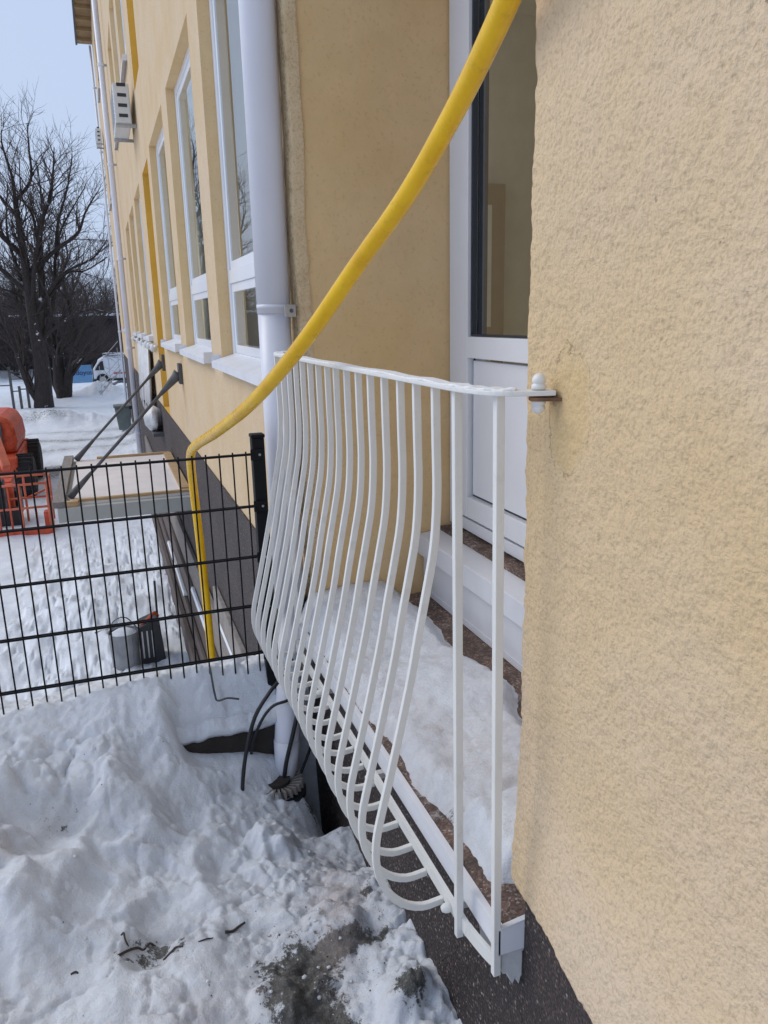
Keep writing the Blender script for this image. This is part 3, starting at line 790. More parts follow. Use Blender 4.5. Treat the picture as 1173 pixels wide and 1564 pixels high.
MB().sweep(botm, 0.032, 0.011, None).build('bottom_rail', M['rail'], ral, bevel=0.002)
for yb in (1.375, 1.93, 2.5):
    MB().lathe((0.6195, yb, -1.320), [(0.0, .002), (.011, .002), (.012, -.006), (.011, -.014), (.007, -.021), (.0, -.023)], 12, 'x').build('bolt', M['rail'], ral, smooth=True)
    MB().box(0.6305, 0.706, yb - .010, yb + .010, -1.326, -1.308).build('stay', M['rail'], ral)
# wall fixing: two white capped nuts and a rusty tang
cap = [(0.0, .003), (.0125, .003), (.0128, .010), (.0102, .0115), (.0102, .0135), (.0118, .015), (.0115, .021), (.0085, .026), (.0045, .029), (0.0, .030)]
for s in (1, -1):
    MB().lathe((0.690, 1.163, ZR - (0.006 if s < 0 else 0)), [(r, s * h * (1 if s > 0 else .92) + s * .003) for r, h in cap], 16).build('cap_nut', M['rail'], ral, smooth=True)
MB().sweep([(0.676, 1.168, ZR - .010), (0.735, 1.145, ZR - .011)], 0.006, 0.028, None).build('wall_tang', M['rust'], ral)

# snow lying on the balcony floor
nx2, ny2 = 70, 200
xs = np.linspace(0.656, 1.20, nx2); ysn = np.linspace(1.265, 3.016, ny2)
SX, SY = np.meshgrid(xs, ysn)
edge_f = 0.680 + 0.028 * fbm(SY * 4, SY * 0, 200, 4) - 0.028 * sstep(1.6, 2.3, SY) + 0.012 * (1 - sstep(1.3, 1.5, SY)) + 0.05 * (1 - sstep(1.265, 1.33, SY))
edge_b = 1.13 + 0.05 * fbm(SY * 3.3, SY * 0 + 5, 210, 4) - 0.10 * (1 - sstep(1.5, 2.1, SY))
dd = np.minimum(SX - edge_f, edge_b - SX) + 0.010 * fbm(SX * 30, SY * 30, 215, 3)
prof_s = sstep(-0.012, 0.07, dd) 
hgt = 0.046 + 0.022 * fbm(SX * 6, SY * 5, 220, 4) + 0.05 * sstep(2.45, 2.85, SY) * sstep(0.0, .10, dd) * (1 - sstep(.98, 1.12, SX)) + 0.018 * sstep(1.55, 1.48, SY) + 0.008 * fbm(SX * 24, SY * 24, 225, 3)
hgt = hgt + 0.014 * (1 - sstep(1.50, 1.515, SY))
SZ = -1.250 + 0.05 * sstep(.66, 1.2, SX) + prof_s * np.maximum(hgt + .016, 0.014)
v = np.stack([SX.ravel(), SY.ravel(), SZ.ravel()], 1)
i = (np.arange(ny2 - 1)[:, None] * nx2 + np.arange(nx2 - 1)[None, :]).ravel()
f = np.stack([i, i + 1, i + 1 + nx2, i + nx2], 1)
m_ = bpy.data.meshes.new('balcony_snow'); m_.from_pydata(v.tolist(), [], f.tolist())
for nm, ar in (('dirt', 0.30 * np.exp(-((SX - edge_f) / .05) ** 2) + 0.28 * np.exp(-((SY - 1.54) / .05) ** 2) + 0.05), ('rust', 0.45 * np.clip(fbm(SX * 3, SY * 2.2, 230, 3) + .1, 0, 1) * (dd < .20))):
    at = m_.attributes.new(nm, 'FLOAT', 'POINT'); at.data.foreach_set('value', ar.ravel().astype(np.float32))
tag(link('snow_patch', m_, M['snow_ground'], smooth=True), 'wet snow lying on the balcony floor behind the white railing', 'snow', kind='stuff')

# ================================================================== DOWNPIPES
dp = thing('downpipe', 'thick white downpipe beside the recess with a screwed wall clamp', 'downpipe', (0.645, 3.10, -1.95))
PX, PY, PR = 0.647, 3.098, 0.0635
MB().tube([(PX, PY, z) for z in (-1.20, -.4, .013)], PR, 32).build('lower_pipe', M['pipe'], dp, smooth=True)
MB().tube([(PX, PY, z) for z in (0.014, 1.5, 3, 9.05)], PR + .0022, 32).build('upper_pipe', M['pipe'], dp, smooth=True)
MB().tube(catmull([(PX, PY, -1.18), (PX - .006, PY - .012, -1.28), (.600, 2.97, -1.45), (.560, 2.86, -1.61), (.546, 2.832, -1.69)], 4), PR - .012, 28).build('offset_pipe', M['pipe'], dp, smooth=True)
MB().tube([(.5475, 2.834, -1.68), (.539, 2.82, -1.75), (.528, 2.80, -1.87)], [PR - .009, PR - .014, PR - .032], 28).build('pipe_shoe', M['pipe'], dp, smooth=True)
MB().lathe((.545, 2.838, -1.60), [(0, -.004), (.004, -.004), (.004, .004), (0, .004)], 10, 'x').build('rivet', M['dark_iron'], dp)
cl = MB(); cl.tube([(PX, PY, .034), (PX, PY, .049)], PR + .0035, 32)
cl.build('clamp_ring', M['pipe'], dp, smooth=True)
MB().box(PX + .02, PX + .063, 2.994, 3.0, 0.000, .046).build('clamp_plate', M['steel'], dp, bevel=0.002)
MB().box(PX + .05, PX + .0605, 3.0005, PY - .02, 0.012, .034).build('clamp_arm', M['pipe'], dp)
MB().lathe((PX + .046, 2.9935, .023), [(0, -.004), (.006, -.004), (.008, 0), (0, 0.001)], 12, 'y').build('clamp_screw', M['dark_iron'], dp)

def far_pipe(x, y, r, z0, z1, label, mat=M['pipe'], dx=0):
    t = thing('downpipe', label, 'downpipe', (x, y, z0))
    MB().tube([(x + dx, y, z0), (x, y, z1)], r, 12).build('pipe', mat, t, smooth=True)
    for z in np.arange(z0 + .8, z1, 2.0):
        MB().tube([(x, y, z), (x, y, z + .06)], r + .012, 12).build('collar', mat, t)
        MB().box(x, W, y - .02, y + .02, z + .01, z + .05).build('bracket', M['steel'], t)
far_pipe(0.60, 19.6, .062, -3.45, 8.9, 'white downpipe on the distant facade past the wall mounted cooling unit')
far_pipe(0.64, END - .10, .035, -3.2, 8.9, 'thin pale downpipe at the far corner of the building')

# drain collar at the foot of the near pipe
dc = thing('drain_collar', 'ribbed black drain collar at the foot of the downpipe', 'drain', (0.495, 2.80, -1.85))
cxr, cyr = 0.485, 2.77
MB().lathe((cxr, cyr, -1.855), [(.040, 0), (.052, 0), (.052, .05), (.040, .05)], 28).build('inner_ring', M['concrete'], dc)
MB().lathe((cxr, cyr, -1.875), [(.0, 0), (.115, 0), (.115, .02), (.0, .02)], 28).build('funnel', M['crate'], dc)
for k in range(26):
    a = 2 * math.pi * k / 26
    u = Vector((math.cos(a), math.sin(a), 0))
    c0 = Vector((cxr, cyr, -1.835))
    MB().sweep([c0 + u * .054, c0 + u * .105 + Vector((0, 0, .012))], 0.030, 0.0075, (0, 0, 1)).build('rib', M['slab_grey'], dc)

# ================================================================== CABLES
def cable(label, pts, r, mat=M['cable'], name='cable', cat='cable'):
    o = MB().tube(catmull(pts, 6), r, 10).build(name, mat, None, smooth=True)
    return tag(o, label, cat)
cable('black cable arching out beside the drain and diving into snow', [(.60, 2.90, -1.36), (.521, 2.78, -1.382), (.464, 2.72, -1.402), (.403, 2.71, -1.487), (.360, 2.71, -1.632), (.336, 2.70, -1.77), (.333, 2.69, -1.885), (.346, 2.675, -1.96)], 0.0078)
cable('black cable looping behind the arched one towards the ribbed collar', [(.62, 2.93, -1.50), (.57, 2.85, -1.509), (.496, 2.85, -1.529), (.437, 2.85, -1.605), (.401, 2.85, -1.716), (.399, 2.85, -1.836), (.43, 2.86, -1.93)], 0.0062)
cable('black cable hanging straight down in front of the white pipe foot', [(.615, 2.83, -1.46), (.588, 2.78, -1.527), (.561, 2.775, -1.624), (.525, 2.77, -1.748), (.507, 2.77, -1.86), (.495, 2.76, -1.93), (.470, 2.75, -1.935), (.452, 2.765, -1.925)], 0.0085)
cable('thin black cable lying low between pipe foot and plinth', [(.69, 2.92, -1.72), (.62, 2.84, -1.80), (.56, 2.79, -1.87), (.50, 2.76, -1.925)], 0.006)

# ================================================================== KERB BLOCK
kb = MB().box(0.02, 0.53, 2.87, 2.99, -2.15, -1.60).build('kerb_block', M['concrete'], None, bevel=0.012)
tag(kb, 'dark damp concrete kerb showing out of the snow below the fence', 'kerb')

nx3 = 110; xs3 = np.linspace(0.03, 0.535, nx3)
sec = []
for k, x in enumerate(xs3):
    n1 = float(fbm(np.array([x * 9.0]), np.array([1.0]), 300, 4)[0]); n2 = float(fbm(np.array([x * 14.0]), np.array([4.0]), 310, 3)[0])
    lip = -1.622 + 0.026 * n1 + 0.012 * n2; outy = 2.864 - 0.008 * n2; topz = -1.572 + 0.03 * n1 + .01 * n2
    sec.append([(x, 2.872, lip + .004), (x, outy, lip), (x, outy - .010, lip + .018), (x, outy + .004, topz - .018), (x, 2.895, topz + .004), (x, 2.94, topz + .012), (x, 2.985, topz + .03)])
lv = [p for s_ in sec for p in s_]; lf_ = []
for k in range(nx3 - 1):
    for j in range(6): a = k * 7 + j; lf_.append((a, a + 1, a + 8, a + 7))
m_ = bpy.data.meshes.new('snow_lip'); m_.from_pydata(lv, [], lf_)
for nm, val in (('dirt', .22), ('rust', 0.0)):
    at = m_.attributes.new(nm, 'FLOAT', 'POINT'); at.data.foreach_set('value', np.full(len(lv), val, np.float32))
tag(link('snow_lip', m_, M['snow_ground'], smooth=True), 'ragged lip of snow hanging over the concrete kerb', 'snow', kind='stuff')

# ================================================================== WIRE FENCE
FY = 3.0
fen = thing('wire_fence', 'black welded wire fence panel across the snow bank with one post', 'fence', (0.53, FY, -1.4))
FT, FS = -0.517, 0.2085
hw = MB().box(-2.2, 0.507, FY - .0105, FY - .0045, -.0035, .0035).build('horizontal_wire', M['black'], fen)
hw.location.z = FT
hw2 = MB().box(-2.2, 0.507, FY + .0045, FY + .0105, -.0035, .0035).build('horizontal_wire', M['black'], fen)
hw2.location.z = FT
for k in range(1, 5):
    copy_to(hw, fen, (0, 0, -FS * k)); copy_to(hw2, fen, (0, 0, -FS * k))
vw = MB().tube([(0, FY, -1.50), (0, FY, FT + .012)], 0.0032, 8).build('vertical_wire', M['black'], fen, smooth=True)
vw.location.x = 0.484
for k in range(1, 52):
    copy_to(vw, fen, (-k * 0.0515, 0, 0))
MB().box(0.507, 0.555, FY - .026, FY + .026, -1.9, -0.452).build('post', M['black'], fen, bevel=0.003)
MB().box(0.504, 0.558, FY - .029, FY + .029, -0.4515, -0.437).build('post_cap', M['black'], fen, bevel=0.004)
for z in (-0.515, -0.72, -0.93, -1.14, -1.35):
    MB().box(0.497, 0.550, FY - .034, FY - .0265, z - .022, z + .022).build('clamp', M['black'], fen, bevel=0.003)
    MB().lathe((0.532, FY - .0345, z), [(0, -.003), (.004, -.003), (.0055, 0), (0, .0005)], 10, 'y').build('bolt', M['steel'], fen)
# a broken off wire foot in the snow
fw = MB().tube(catmull([(.275, 2.955, -1.36), (.283, 2.93, -1.47), (.292, 2.915, -1.492), (.33, 2.91, -1.486), (.375, 2.90, -1.494)], 5), 0.0042, 8).build('wire_offcut', M['dark_iron'], None, smooth=True)
tag(fw, 'bent dark wire offcut lying on the snow below the fence', 'wire')

# ================================================================== YELLOW HOSE
hp = [(.60, .45, 1.75), (.60, .66, 1.15), (.618, .86, .80), (.642, 1.05, .605), (.662, 1.212, .503), (.677, 1.345, .444), (.680, 1.502, .364), (.653, 1.676, .247), (.599, 1.868, .117), (.526, 2.021, -.028), (.472, 2.205, -.145), (.421, 2.490, -.272), (.370, 2.948, -.413), (.345, 3.39, -.52), (.338, 3.66, -.60), (.345, 3.80, -.70), (.358, 3.90, -.86), (.372, 3.98, -1.06), (.384, 4.02, -1.42), (.388, 4.02, -1.78), (.40, 4.05, -2.5)]
ho = MB().tube(catmull(hp, 8), 0.0212, 18).build('hose', M['hose'], None, smooth=True)
tag(ho, 'thick yellow hose slung over the railing and down behind the fence', 'hose')

# ================================================================== ENTRANCE CANOPY
can = thing('entrance_canopy', 'pale plywood entrance canopy hung on two dark tie rods', 'canopy', (0.1, 9.1, -1.8))
CX0, CX1, CY0, CY1, CZ = -0.56, 0.70, 7.75, 10.45, -1.68
MB().box(CX0, CX1, CY0, CY1, CZ - .17, CZ - .03).build('slab', M['canopy_grey'], can, bevel=0.006)
MB().box(CX0 + .11, CX1 - .005, CY0 + .10, CY1 - .08, CZ - .0295, CZ - .005).build('deck', M['ply'], can)
MB().box(CX0 + .14, CX1 - .02, CY0 + .10, CY0 + .15, CZ - .0045, CZ + .022).build('batten', M['pine'], can)
MB().box(CX0 + .35, CX1 - .02, CY1 - .13, CY1 - .08, CZ - .0045, CZ + .022).build('batten', M['pine'], can)
MB().box(CX1 - .10, CX1 - .01, CY0 + .2, CY1 - .2, CZ - .0045, CZ + .03).build('batten', M['pine'], can)
MB().box(CX0 - .04, CX0 + .07, CY0 + .02, CY1 + .12, CZ - .029, CZ + .03).build('edge_plank', M['greywood'], can, bevel=0.004)
MB().box(CX0 + .08, CX0 + .19, CY0 + .03, CY0 + .09, CZ - .029, CZ + .022).build('end_block', M['pine'], can)
for (y, w_) in ((8.05, .0), (10.30, .0)):
    a = Vector((W - .03, y, -0.52)); b = Vector((-0.44, y, -1.655))
    d = (b - a).normalized()
    MB().tube([a + d * .10, b - d * .06], 0.016, 10).build('tie_rod', M['dark_iron'], can, smooth=True)
    MB().tube([a, a + d * .05, a + d * .28], [.06, .045, .018], 10).build('rod_socket', M['dark_iron'], can, smooth=True)
    MB().tube([b - d * .30, b - d * .05, b + d * .02], [.018, .034, .04], 10).build('rod_end', M['dark_iron'], can, smooth=True)
    MB().box(W - .035, W - .001, y - .08, y + .08, -0.62, -0.42).build('anchor_plate', M['dark_iron'], can, bevel=0.004)
# timber skirting along the foot of the wall below the canopy
skt = thing('timber_skirting', 'brown timber boards with snow caught in gaps along the basement wall', 'boards', (0.6, 8, -3.5))
for (x0, x1, z1, m_) in ((.525, .575, -3.22, 'brownwood'), (.585, .615, -3.05, 'brownwood'), (.622, .655, -2.78, 'brownwood'), (.662, .698, -2.42, 'greywood')):
    MB().box(x0, x1, 4.4, 17.5, -3.9, z1).build('plank', M[m_], skt, bevel=0.004)
for (x0, x1, y0, y1, z) in ((.575, .626, 8.6, 10.9, -3.04), (.615, .660, 6.8, 8.0, -2.77), (.53, .58, 5.9, 6.6, -3.21), (.655, .70, 5.0, 6.0, -2.41)):
    MB().prism([(x0, z), (x1, z), (x1 - .01, z + .03), (x0 + .012, z + .035)], y0, y1, 'y').build('snow_wedge', M['snow'], skt)
# pale slab leaned on the plinth, with a white offcut
tag(MB().box(0.664, 0.703, 4.85, 6.3, -3.3, -2.17).build('grey_slab', M['slab_grey'], None, bevel=0.006), 'weathered grey slab set on edge against the pebble plinth behind the hose', 'slab')
tag(MB().prism([(0.640, -3.45), (0.652, -3.45), (0.702, -2.3), (0.690, -2.3)], 7.35, 7.62, 'y').build('white_strip', M['flash'], None), 'narrow white strip leaning on the wall beside the yellow hose', 'strip')

# buckets behind the snow bank
bk = thing('bucket', 'dull tin bucket filled with snow behind the bank', 'bucket', (-.10, 8.0, -3.5))
MB().lathe((-.10, 8.0, -3.52), [(.0, 0), (.135, 0), (.155, .40), (.150, .40), (.146, .34), (0, .34)], 24).build('body', M['tin'], bk, smooth=False)
MB().lathe((-.10, 8.0, -3.19), [(.147, 0), (.13, .05), (.07, .085), (0, .09)], 20).build('snow_fill', M['snow'], bk, smooth=True)
MB().tube(catmull([(-.24, 8, -3.12), (-.18, 7.98, -2.99), (-.06, 7.98, -2.97), (.05, 8, -3.12)], 5), 0.006, 6).build('handle', M['dark_iron'], bk)
cr = thing('plastic_crate', 'black plastic crate with orange straps beside the tin bucket', 'crate', (.17, 8.1, -3.5))
MB().prism([(.05, -3.52), (.30, -3.52), (.265, -3.03), (.06, -3.10)], 7.98, 8.25, 'y').build('body', M['crate'], cr, bevel=0.01)
for k in range(3): MB().box(.075 + k * .05, .09 + k * .05, 7.974, 7.98, -3.45, -3.15).build('slot', M['steel'], cr)
MB().tube(catmull([(.08, 8.05, -3.10), (.16, 8.0, -3.02), (.22, 8.02, -2.98), (.26, 8.1, -3.04)], 5), 0.016, 8).build('strap', M['orange'], cr)
MB().tube([(.255, 8.12, -3.1), (.262, 8.12, -2.66)], 0.012, 8).build('handle', M['crate'], cr)
cable('thin black cable lying on the yard snow below the canopy', [(-.42, 9.0, gz(-.42, 9.0) + .01), (-.2, 9.1, gz(-.2, 9.1) + .03), (.05, 9.0, gz(.05, 9) + .01), (.25, 9.15, gz(.25, 9.15) + .02), (.48, 9.3, gz(.48, 9.3) + .01)], 0.008)

# ================================================================== WALL MOUNTED THINGS
def ac(x0, y0, z0, L, H, label):
    t = thing('cooling_unit', label, 'cooling unit', (W, y0, z0))
    MB().box(x0, W - .06, y0, y0 + L, z0, z0 + H).build('casing', M['acwhite'], t, bevel=0.015)
    for k in range(9): MB().box(x0 - .006, x0, y0 + .08, y0 + L - .08, z0 + .05 + k * H / 10, z0 + .062 + k * H / 10).build('louvre', M['steel'], t)
    for k in range(4): MB().box(x0 + .05, W - .1, y0 - .005, y0, z0 + .06 + k * .12, z0 + .10 + k * .12).build('grille_slot', M['gasket'], t)
    for yy in (y0 + .1, y0 + L - .1): MB().box(x0, W - .002, yy - .02, yy + .02, z0 - .04, z0 - .002).build('bracket', M['steel'], t)
ac(0.46, 11.4, 2.48, 1.1, .46, 'white cooling unit bolted to the facade beside the ochre bay')
ac(0.50, 28.2, 5.5, .85, .42, 'small white cooling unit near the far corner of the facade')
# plastic sheeting hung from a cord over the basement entrance
sh = thing('plastic_sheet', 'white plastic sheet hanging from a cord on the wall above the canopy', 'sheet', (0.68, 13, -1.2))
sm = MB()
n = 40
for k in range(n):
    y0 = 12.6 + 3.2 * k / n; y1 = 12.6 + 3.2 * (k + 1) / n
    x0 = 0.655 + 0.035 * math.sin(k * 1.3) ; x1 = 0.655 + 0.035 * math.sin((k + 1) * 1.3)
    sm.quad((x0, y0, -0.36), (x1, y1, -0.36), (x1 - .05, y1, -1.42 - .12 * math.sin(k * .7)), (x0 - .05, y0, -1.42 - .12 * math.sin((k - 1) * .7)))
o = sm.build('drape', M['plastic_sheet'], sh, smooth=True); o.modifiers.new('solid', 'SOLIDIFY').thickness = 0.004
MB().tube(catmull([(0.66, 10.6, -0.33), (0.65, 12.5, -0.36), (.64, 15, -.38), (.65, 17, -.36), (.66, 19.5, -.40)], 6), 0.02, 8).build('cord', M['plastic_sheet'], sh, smooth=True)
for y in (11.0, 11.9, 12.6, 13.9, 15.4, 17.2):
    MB().lathe((0.645, y, -.36), [(0, -.06), (.04, -.04), (.05, 0), (.03, .05), (0, .06)], 8).build('knot', M['plastic_sheet'], sh, smooth=True)
lump = thing('wrapped_bundle', 'snow capped bundle wrapped in plastic on the wall at plinth height', 'bundle', (0.6, 11.9, -1.4))
bm_ = MB(); pr = []
bm_.lathe((0.60, 11.9, -1.42), [(0, -.16), (.07, -.14), (.12, -.05), (.13, .06), (.09, .16), (.03, .2), (0, .2)], 14)
for q in range(len(bm_.v)):
    x, y, z = bm_.v[q]; s_ = 1 + .25 * math.sin(q * 2.3); bm_.v[q] = (0.60 + (x - .60) * s_, 11.9 + (y - 11.9) * 2.4 * s_, z)
bm_.build('wrap', M['plastic_sheet'], lump, smooth=True)
MB().box(0.56, W, 11.5, 12.3, -1.62, -1.57).build('shelf', M['dark_iron'], lump)

# wheelie bin by the wall
wb = thing('wheelie_bin', 'grey green wheelie bin standing against the far wall foot', 'bin', (0.42, 26.5, -3.5))
MB().prism([(.24, -3.4), (.60, -3.4), (.66, -2.68), (.16, -2.68)], 26.2, 26.75, 'y').build('body', M['bin'], wb, bevel=0.02)
MB().box(.13, .68, 26.15, 26.80, -2.675, -2.62).build('lid', M['bin'], wb, bevel=0.015)
MB().box(.60, .72, 26.14, 26.19, -2.74, -2.64).build('handle', M['crate'], wb)
for y in (26.22, 26.73): MB().lathe((.58, y, -3.42), [(0, -.03), (.09, -.03), (.09, .03), (0, .03)], 14, 'y').build('wheel', M['tyre'], wb)

# ================================================================== BOOM LIFT
bl = thing('boom_lift', 'orange boom lift with a railed basket standing in the snowy yard', 'lift', (-1.8, 16, -3.5))
BX1, BX0, BYa, BYb, BZ0, BZ1 = -1.13, -2.25, 13.9, 14.75, -3.50, -2.60
def lb(p, q, r=.02, mat='orange_faded', nm='basket_rail'): return MB().tube([p, q], r, 8).build(nm, M[mat], bl, smooth=True)
for z in (BZ1, (BZ0 + BZ1) / 2 + .05):
    lb((BX0, BYa, z), (BX1, BYa, z)); lb((BX0, BYb, z), (BX1, BYb, z)); lb((BX0, BYa, z), (BX0, BYb, z)); lb((BX1, BYa, z), (BX1, BYb, z))
for x in (BX0, -1.90, -1.55, BX1):
    for y in (BYa, BYb): lb((x, y, BZ0 + .08), (x, y, BZ1), .02, 'orange_faded', 'basket_post')
MB().box(BX0 - .02, BX1 + .03, BYa - .03, BYb + .03, BZ0 - .06, BZ0 + .02).build('basket_floor', M['orange'], bl, bevel=0.01)
MB().box(BX0 - .02, BX1 + .03, BYa - .035, BYa - .031, BZ0 + .02, BZ0 + .14).build('toe_board', M['orange'], bl)
MB().box(BX0 + .05, BX1 - .02, BYa + .05, BYb - .03, BZ0 + .021, BZ0 + .07).build('basket_snow', M['snow'], bl, bevel=0.02)
MB().box(BX1 - .10, BX1 + .04, BYa + .1, BYa + .3, BZ0 + .10, BZ0 + .38).build('gate_box', M['orange'], bl, bevel=0.01)
MB().box(-2.15, -1.80, BYa + .15, BYa + .45, -3.1, -2.55).build('control_box', M['crate'], bl, bevel=0.02)
MB().box(-2.10, -1.92, BYa + .135, BYa + .1495, -2.98, -2.82).build('sticker', M['yellow'], bl)
MB().box(-2.3, -1.75, BYb + .05, BYb + .25, -3.3, -2.75).build('mounting', M['orange'], bl, bevel=0.02)
for (p, q) in (((-1.72, BYa, BZ0 + .08), (-1.72, BYa, BZ1)), ((-1.33, BYa, BZ0 + .08), (-1.33, BYa, -3.0)), ((-2.08, BYa, BZ0 + .08), (-2.08, BYa, BZ1)), ((-1.55, BYb, -3.0), (-1.13, BYb, -2.85)), ((BX1, BYa + .42, BZ0 + .08), (BX1, BYa + .42, BZ1))): lb(p, q, .016, 'orange', 'basket_bar')
MB().box(BX0 + .1, -1.62, BYb - .22, BYb - .05, BZ0 + .07, -3.12).build('tool_box', M['crate'], bl, bevel=0.02)
MB().box(-2.2, -1.66, BYb + .26, BYb + .6, -3.35, -2.9).build('rotator', M['crate'], bl, bevel=0.03)
# chassis and tyres
MB().box(-3.4, -1.85, 17.0, 20.0, -3.05, -2.62).build('chassis', M['orange'], bl, bevel=0.05)
for (x, y) in ((-1.75, 17.4), (-1.78, 19.6), (-3.5, 17.4), (-3.5, 19.6)):
    ty = MB().lathe((x, y, -3.06), [(0.18, -.16), (.36, -.17), (.43, -.12), (.44, 0), (.43, .12), (.36, .17), (.18, .16)], 28, 'x').build('tyre', M['tyre'], bl, smooth=False)
    MB().lathe((x, y, -3.06), [(0, -.10), (.19, -.10), (.19, .10), (0, .10)], 16, 'x').build('rim', M['orange'], ty)
    lug = MB()
    for k in range(24):
        a = 2 * math.pi * k / 24; lug.box(x - .15, x + .15, y + math.cos(a) * .43 - .025, y + math.cos(a) * .43 + .025, -3.06 + math.sin(a) * .43 - .025, -3.06 + math.sin(a) * .43 + .025)
    lug.build('tread_lug', M['tyre'], ty)
# rounded counterweight hood
hd = MB(); hpts = [(-1.90, -2.62), (-1.86, -2.4), (-1.89, -2.10), (-1.98, -1.90), (-2.14, -1.84), (-2.7, -1.82), (-3.2, -1.88), (-3.3, -2.62)]
hd.prism(hpts, 17.6, 19.6, 'y'); hd.build('hood', M['orange'], bl, bevel=0.10, seg=4)
MB().box(-2.22, -2.12, 17.50, 17.60, -2.55, -1.95).build('hood_seam', M['dark_iron'], bl)
MB().sweep([(-2.45, 17.0, -1.35), (-2.12, 16.4, -2.05), (-1.92, 15.8, -2.62)], 0.16, 0.14).build('boom', M['orange_faded'], bl, bevel=0.01)
MB().sweep([(-2.60, 17.2, -1.75), (-2.2, 16.2, -2.60), (-1.98, 15.2, -2.95)], 0.10, 0.10).build('boom_link', M['orange'], bl, bevel=0.01)
MB().box(-2.12, -1.78, 15.0, 15.7, -3.02, -2.72).build('boom_head', M['orange'], bl, bevel=0.02)
MB().tube([(-2.3, 17.0, -1.8), (-2.02, 16.2, -2.45)], 0.035, 8).build('ram', M['steel'], bl)

# ================================================================== TREES
def grow(mbt, mbw, p, d, r, L, depth, rnd, spread, updraw, maxd):
    segs = 4 if depth < 2 else 3
    pts = [p]; rad = [r]; q = p
    r_end = r * (0.66 if depth < maxd else 0.35)
    for k in range(segs):
        jit = Vector((rnd.gauss(0, 1), rnd.gauss(0, 1), rnd.gauss(0, .6))) * (0.10 if depth < 2 else 0.16)
        d = (d + jit + Vector((0, 0, updraw))).normalized()
        q = q + d * (L / segs); pts.append(q); rad.append(r + (r_end - r) * (k + 1) / segs)
    (mbt if depth < 2 else mbw).tube(pts, rad, 9 if depth == 0 else (6 if depth < 3 else 3), cap=False)
    if depth >= maxd: return
    nch = {0: 4, 1: 4, 2: 4, 3: 4, 4: 3, 5: 2}.get(depth, 3)
    for c in range(nch):
        t = 1.0 if c == 0 else rnd.uniform(0.30, 0.98)
        k = min(int(t * segs), segs - 1); fpos = t * segs - k
        bp = pts[k].lerp(pts[k + 1], fpos); br = rad[k] + (rad[k + 1] - rad[k]) * fpos
        ax = Vector((rnd.gauss(0, 1), rnd.gauss(0, 1), rnd.gauss(0, .5)))
        ax = (ax - d * ax.dot(d)); ax.normalize()
        an = rnd.uniform(.15, .35) if c == 0 else rnd.uniform(.45, 1.0) * spread
        nd = (d * math.cos(an) + ax * math.sin(an)).normalized()
        cr_ = r_end * (.95 if c == 0 else rnd.uniform(.5, .75))
        cr_ = max(min(cr_, br * .9), 0.006)
        grow(mbt, mbw, bp, nd, cr_, L * (rnd.uniform(.74, .86) if c == 0 else rnd.uniform(.58, .86)), depth + 1, rnd, spread, updraw, maxd)

def make_tree(name, label, loc, stems, seed, maxd=6, group=None, spread=0.9):
    rnd = random.Random(seed)
    t = thing(name, label, 'tree', loc, group)
    a, b = MB(), MB()
    for (off, d, r, L) in stems:
        n0 = len(a.v)
        grow(a, b, Vector(loc) + Vector(off), Vector(d).normalized(), r, L, 0, rnd, spread, 0.035, maxd)
    a.build('trunk', M['bark'], t, smooth=True, fix=False)
    b.build('crown', M['twig'], t, smooth=False, fix=False)
    return t
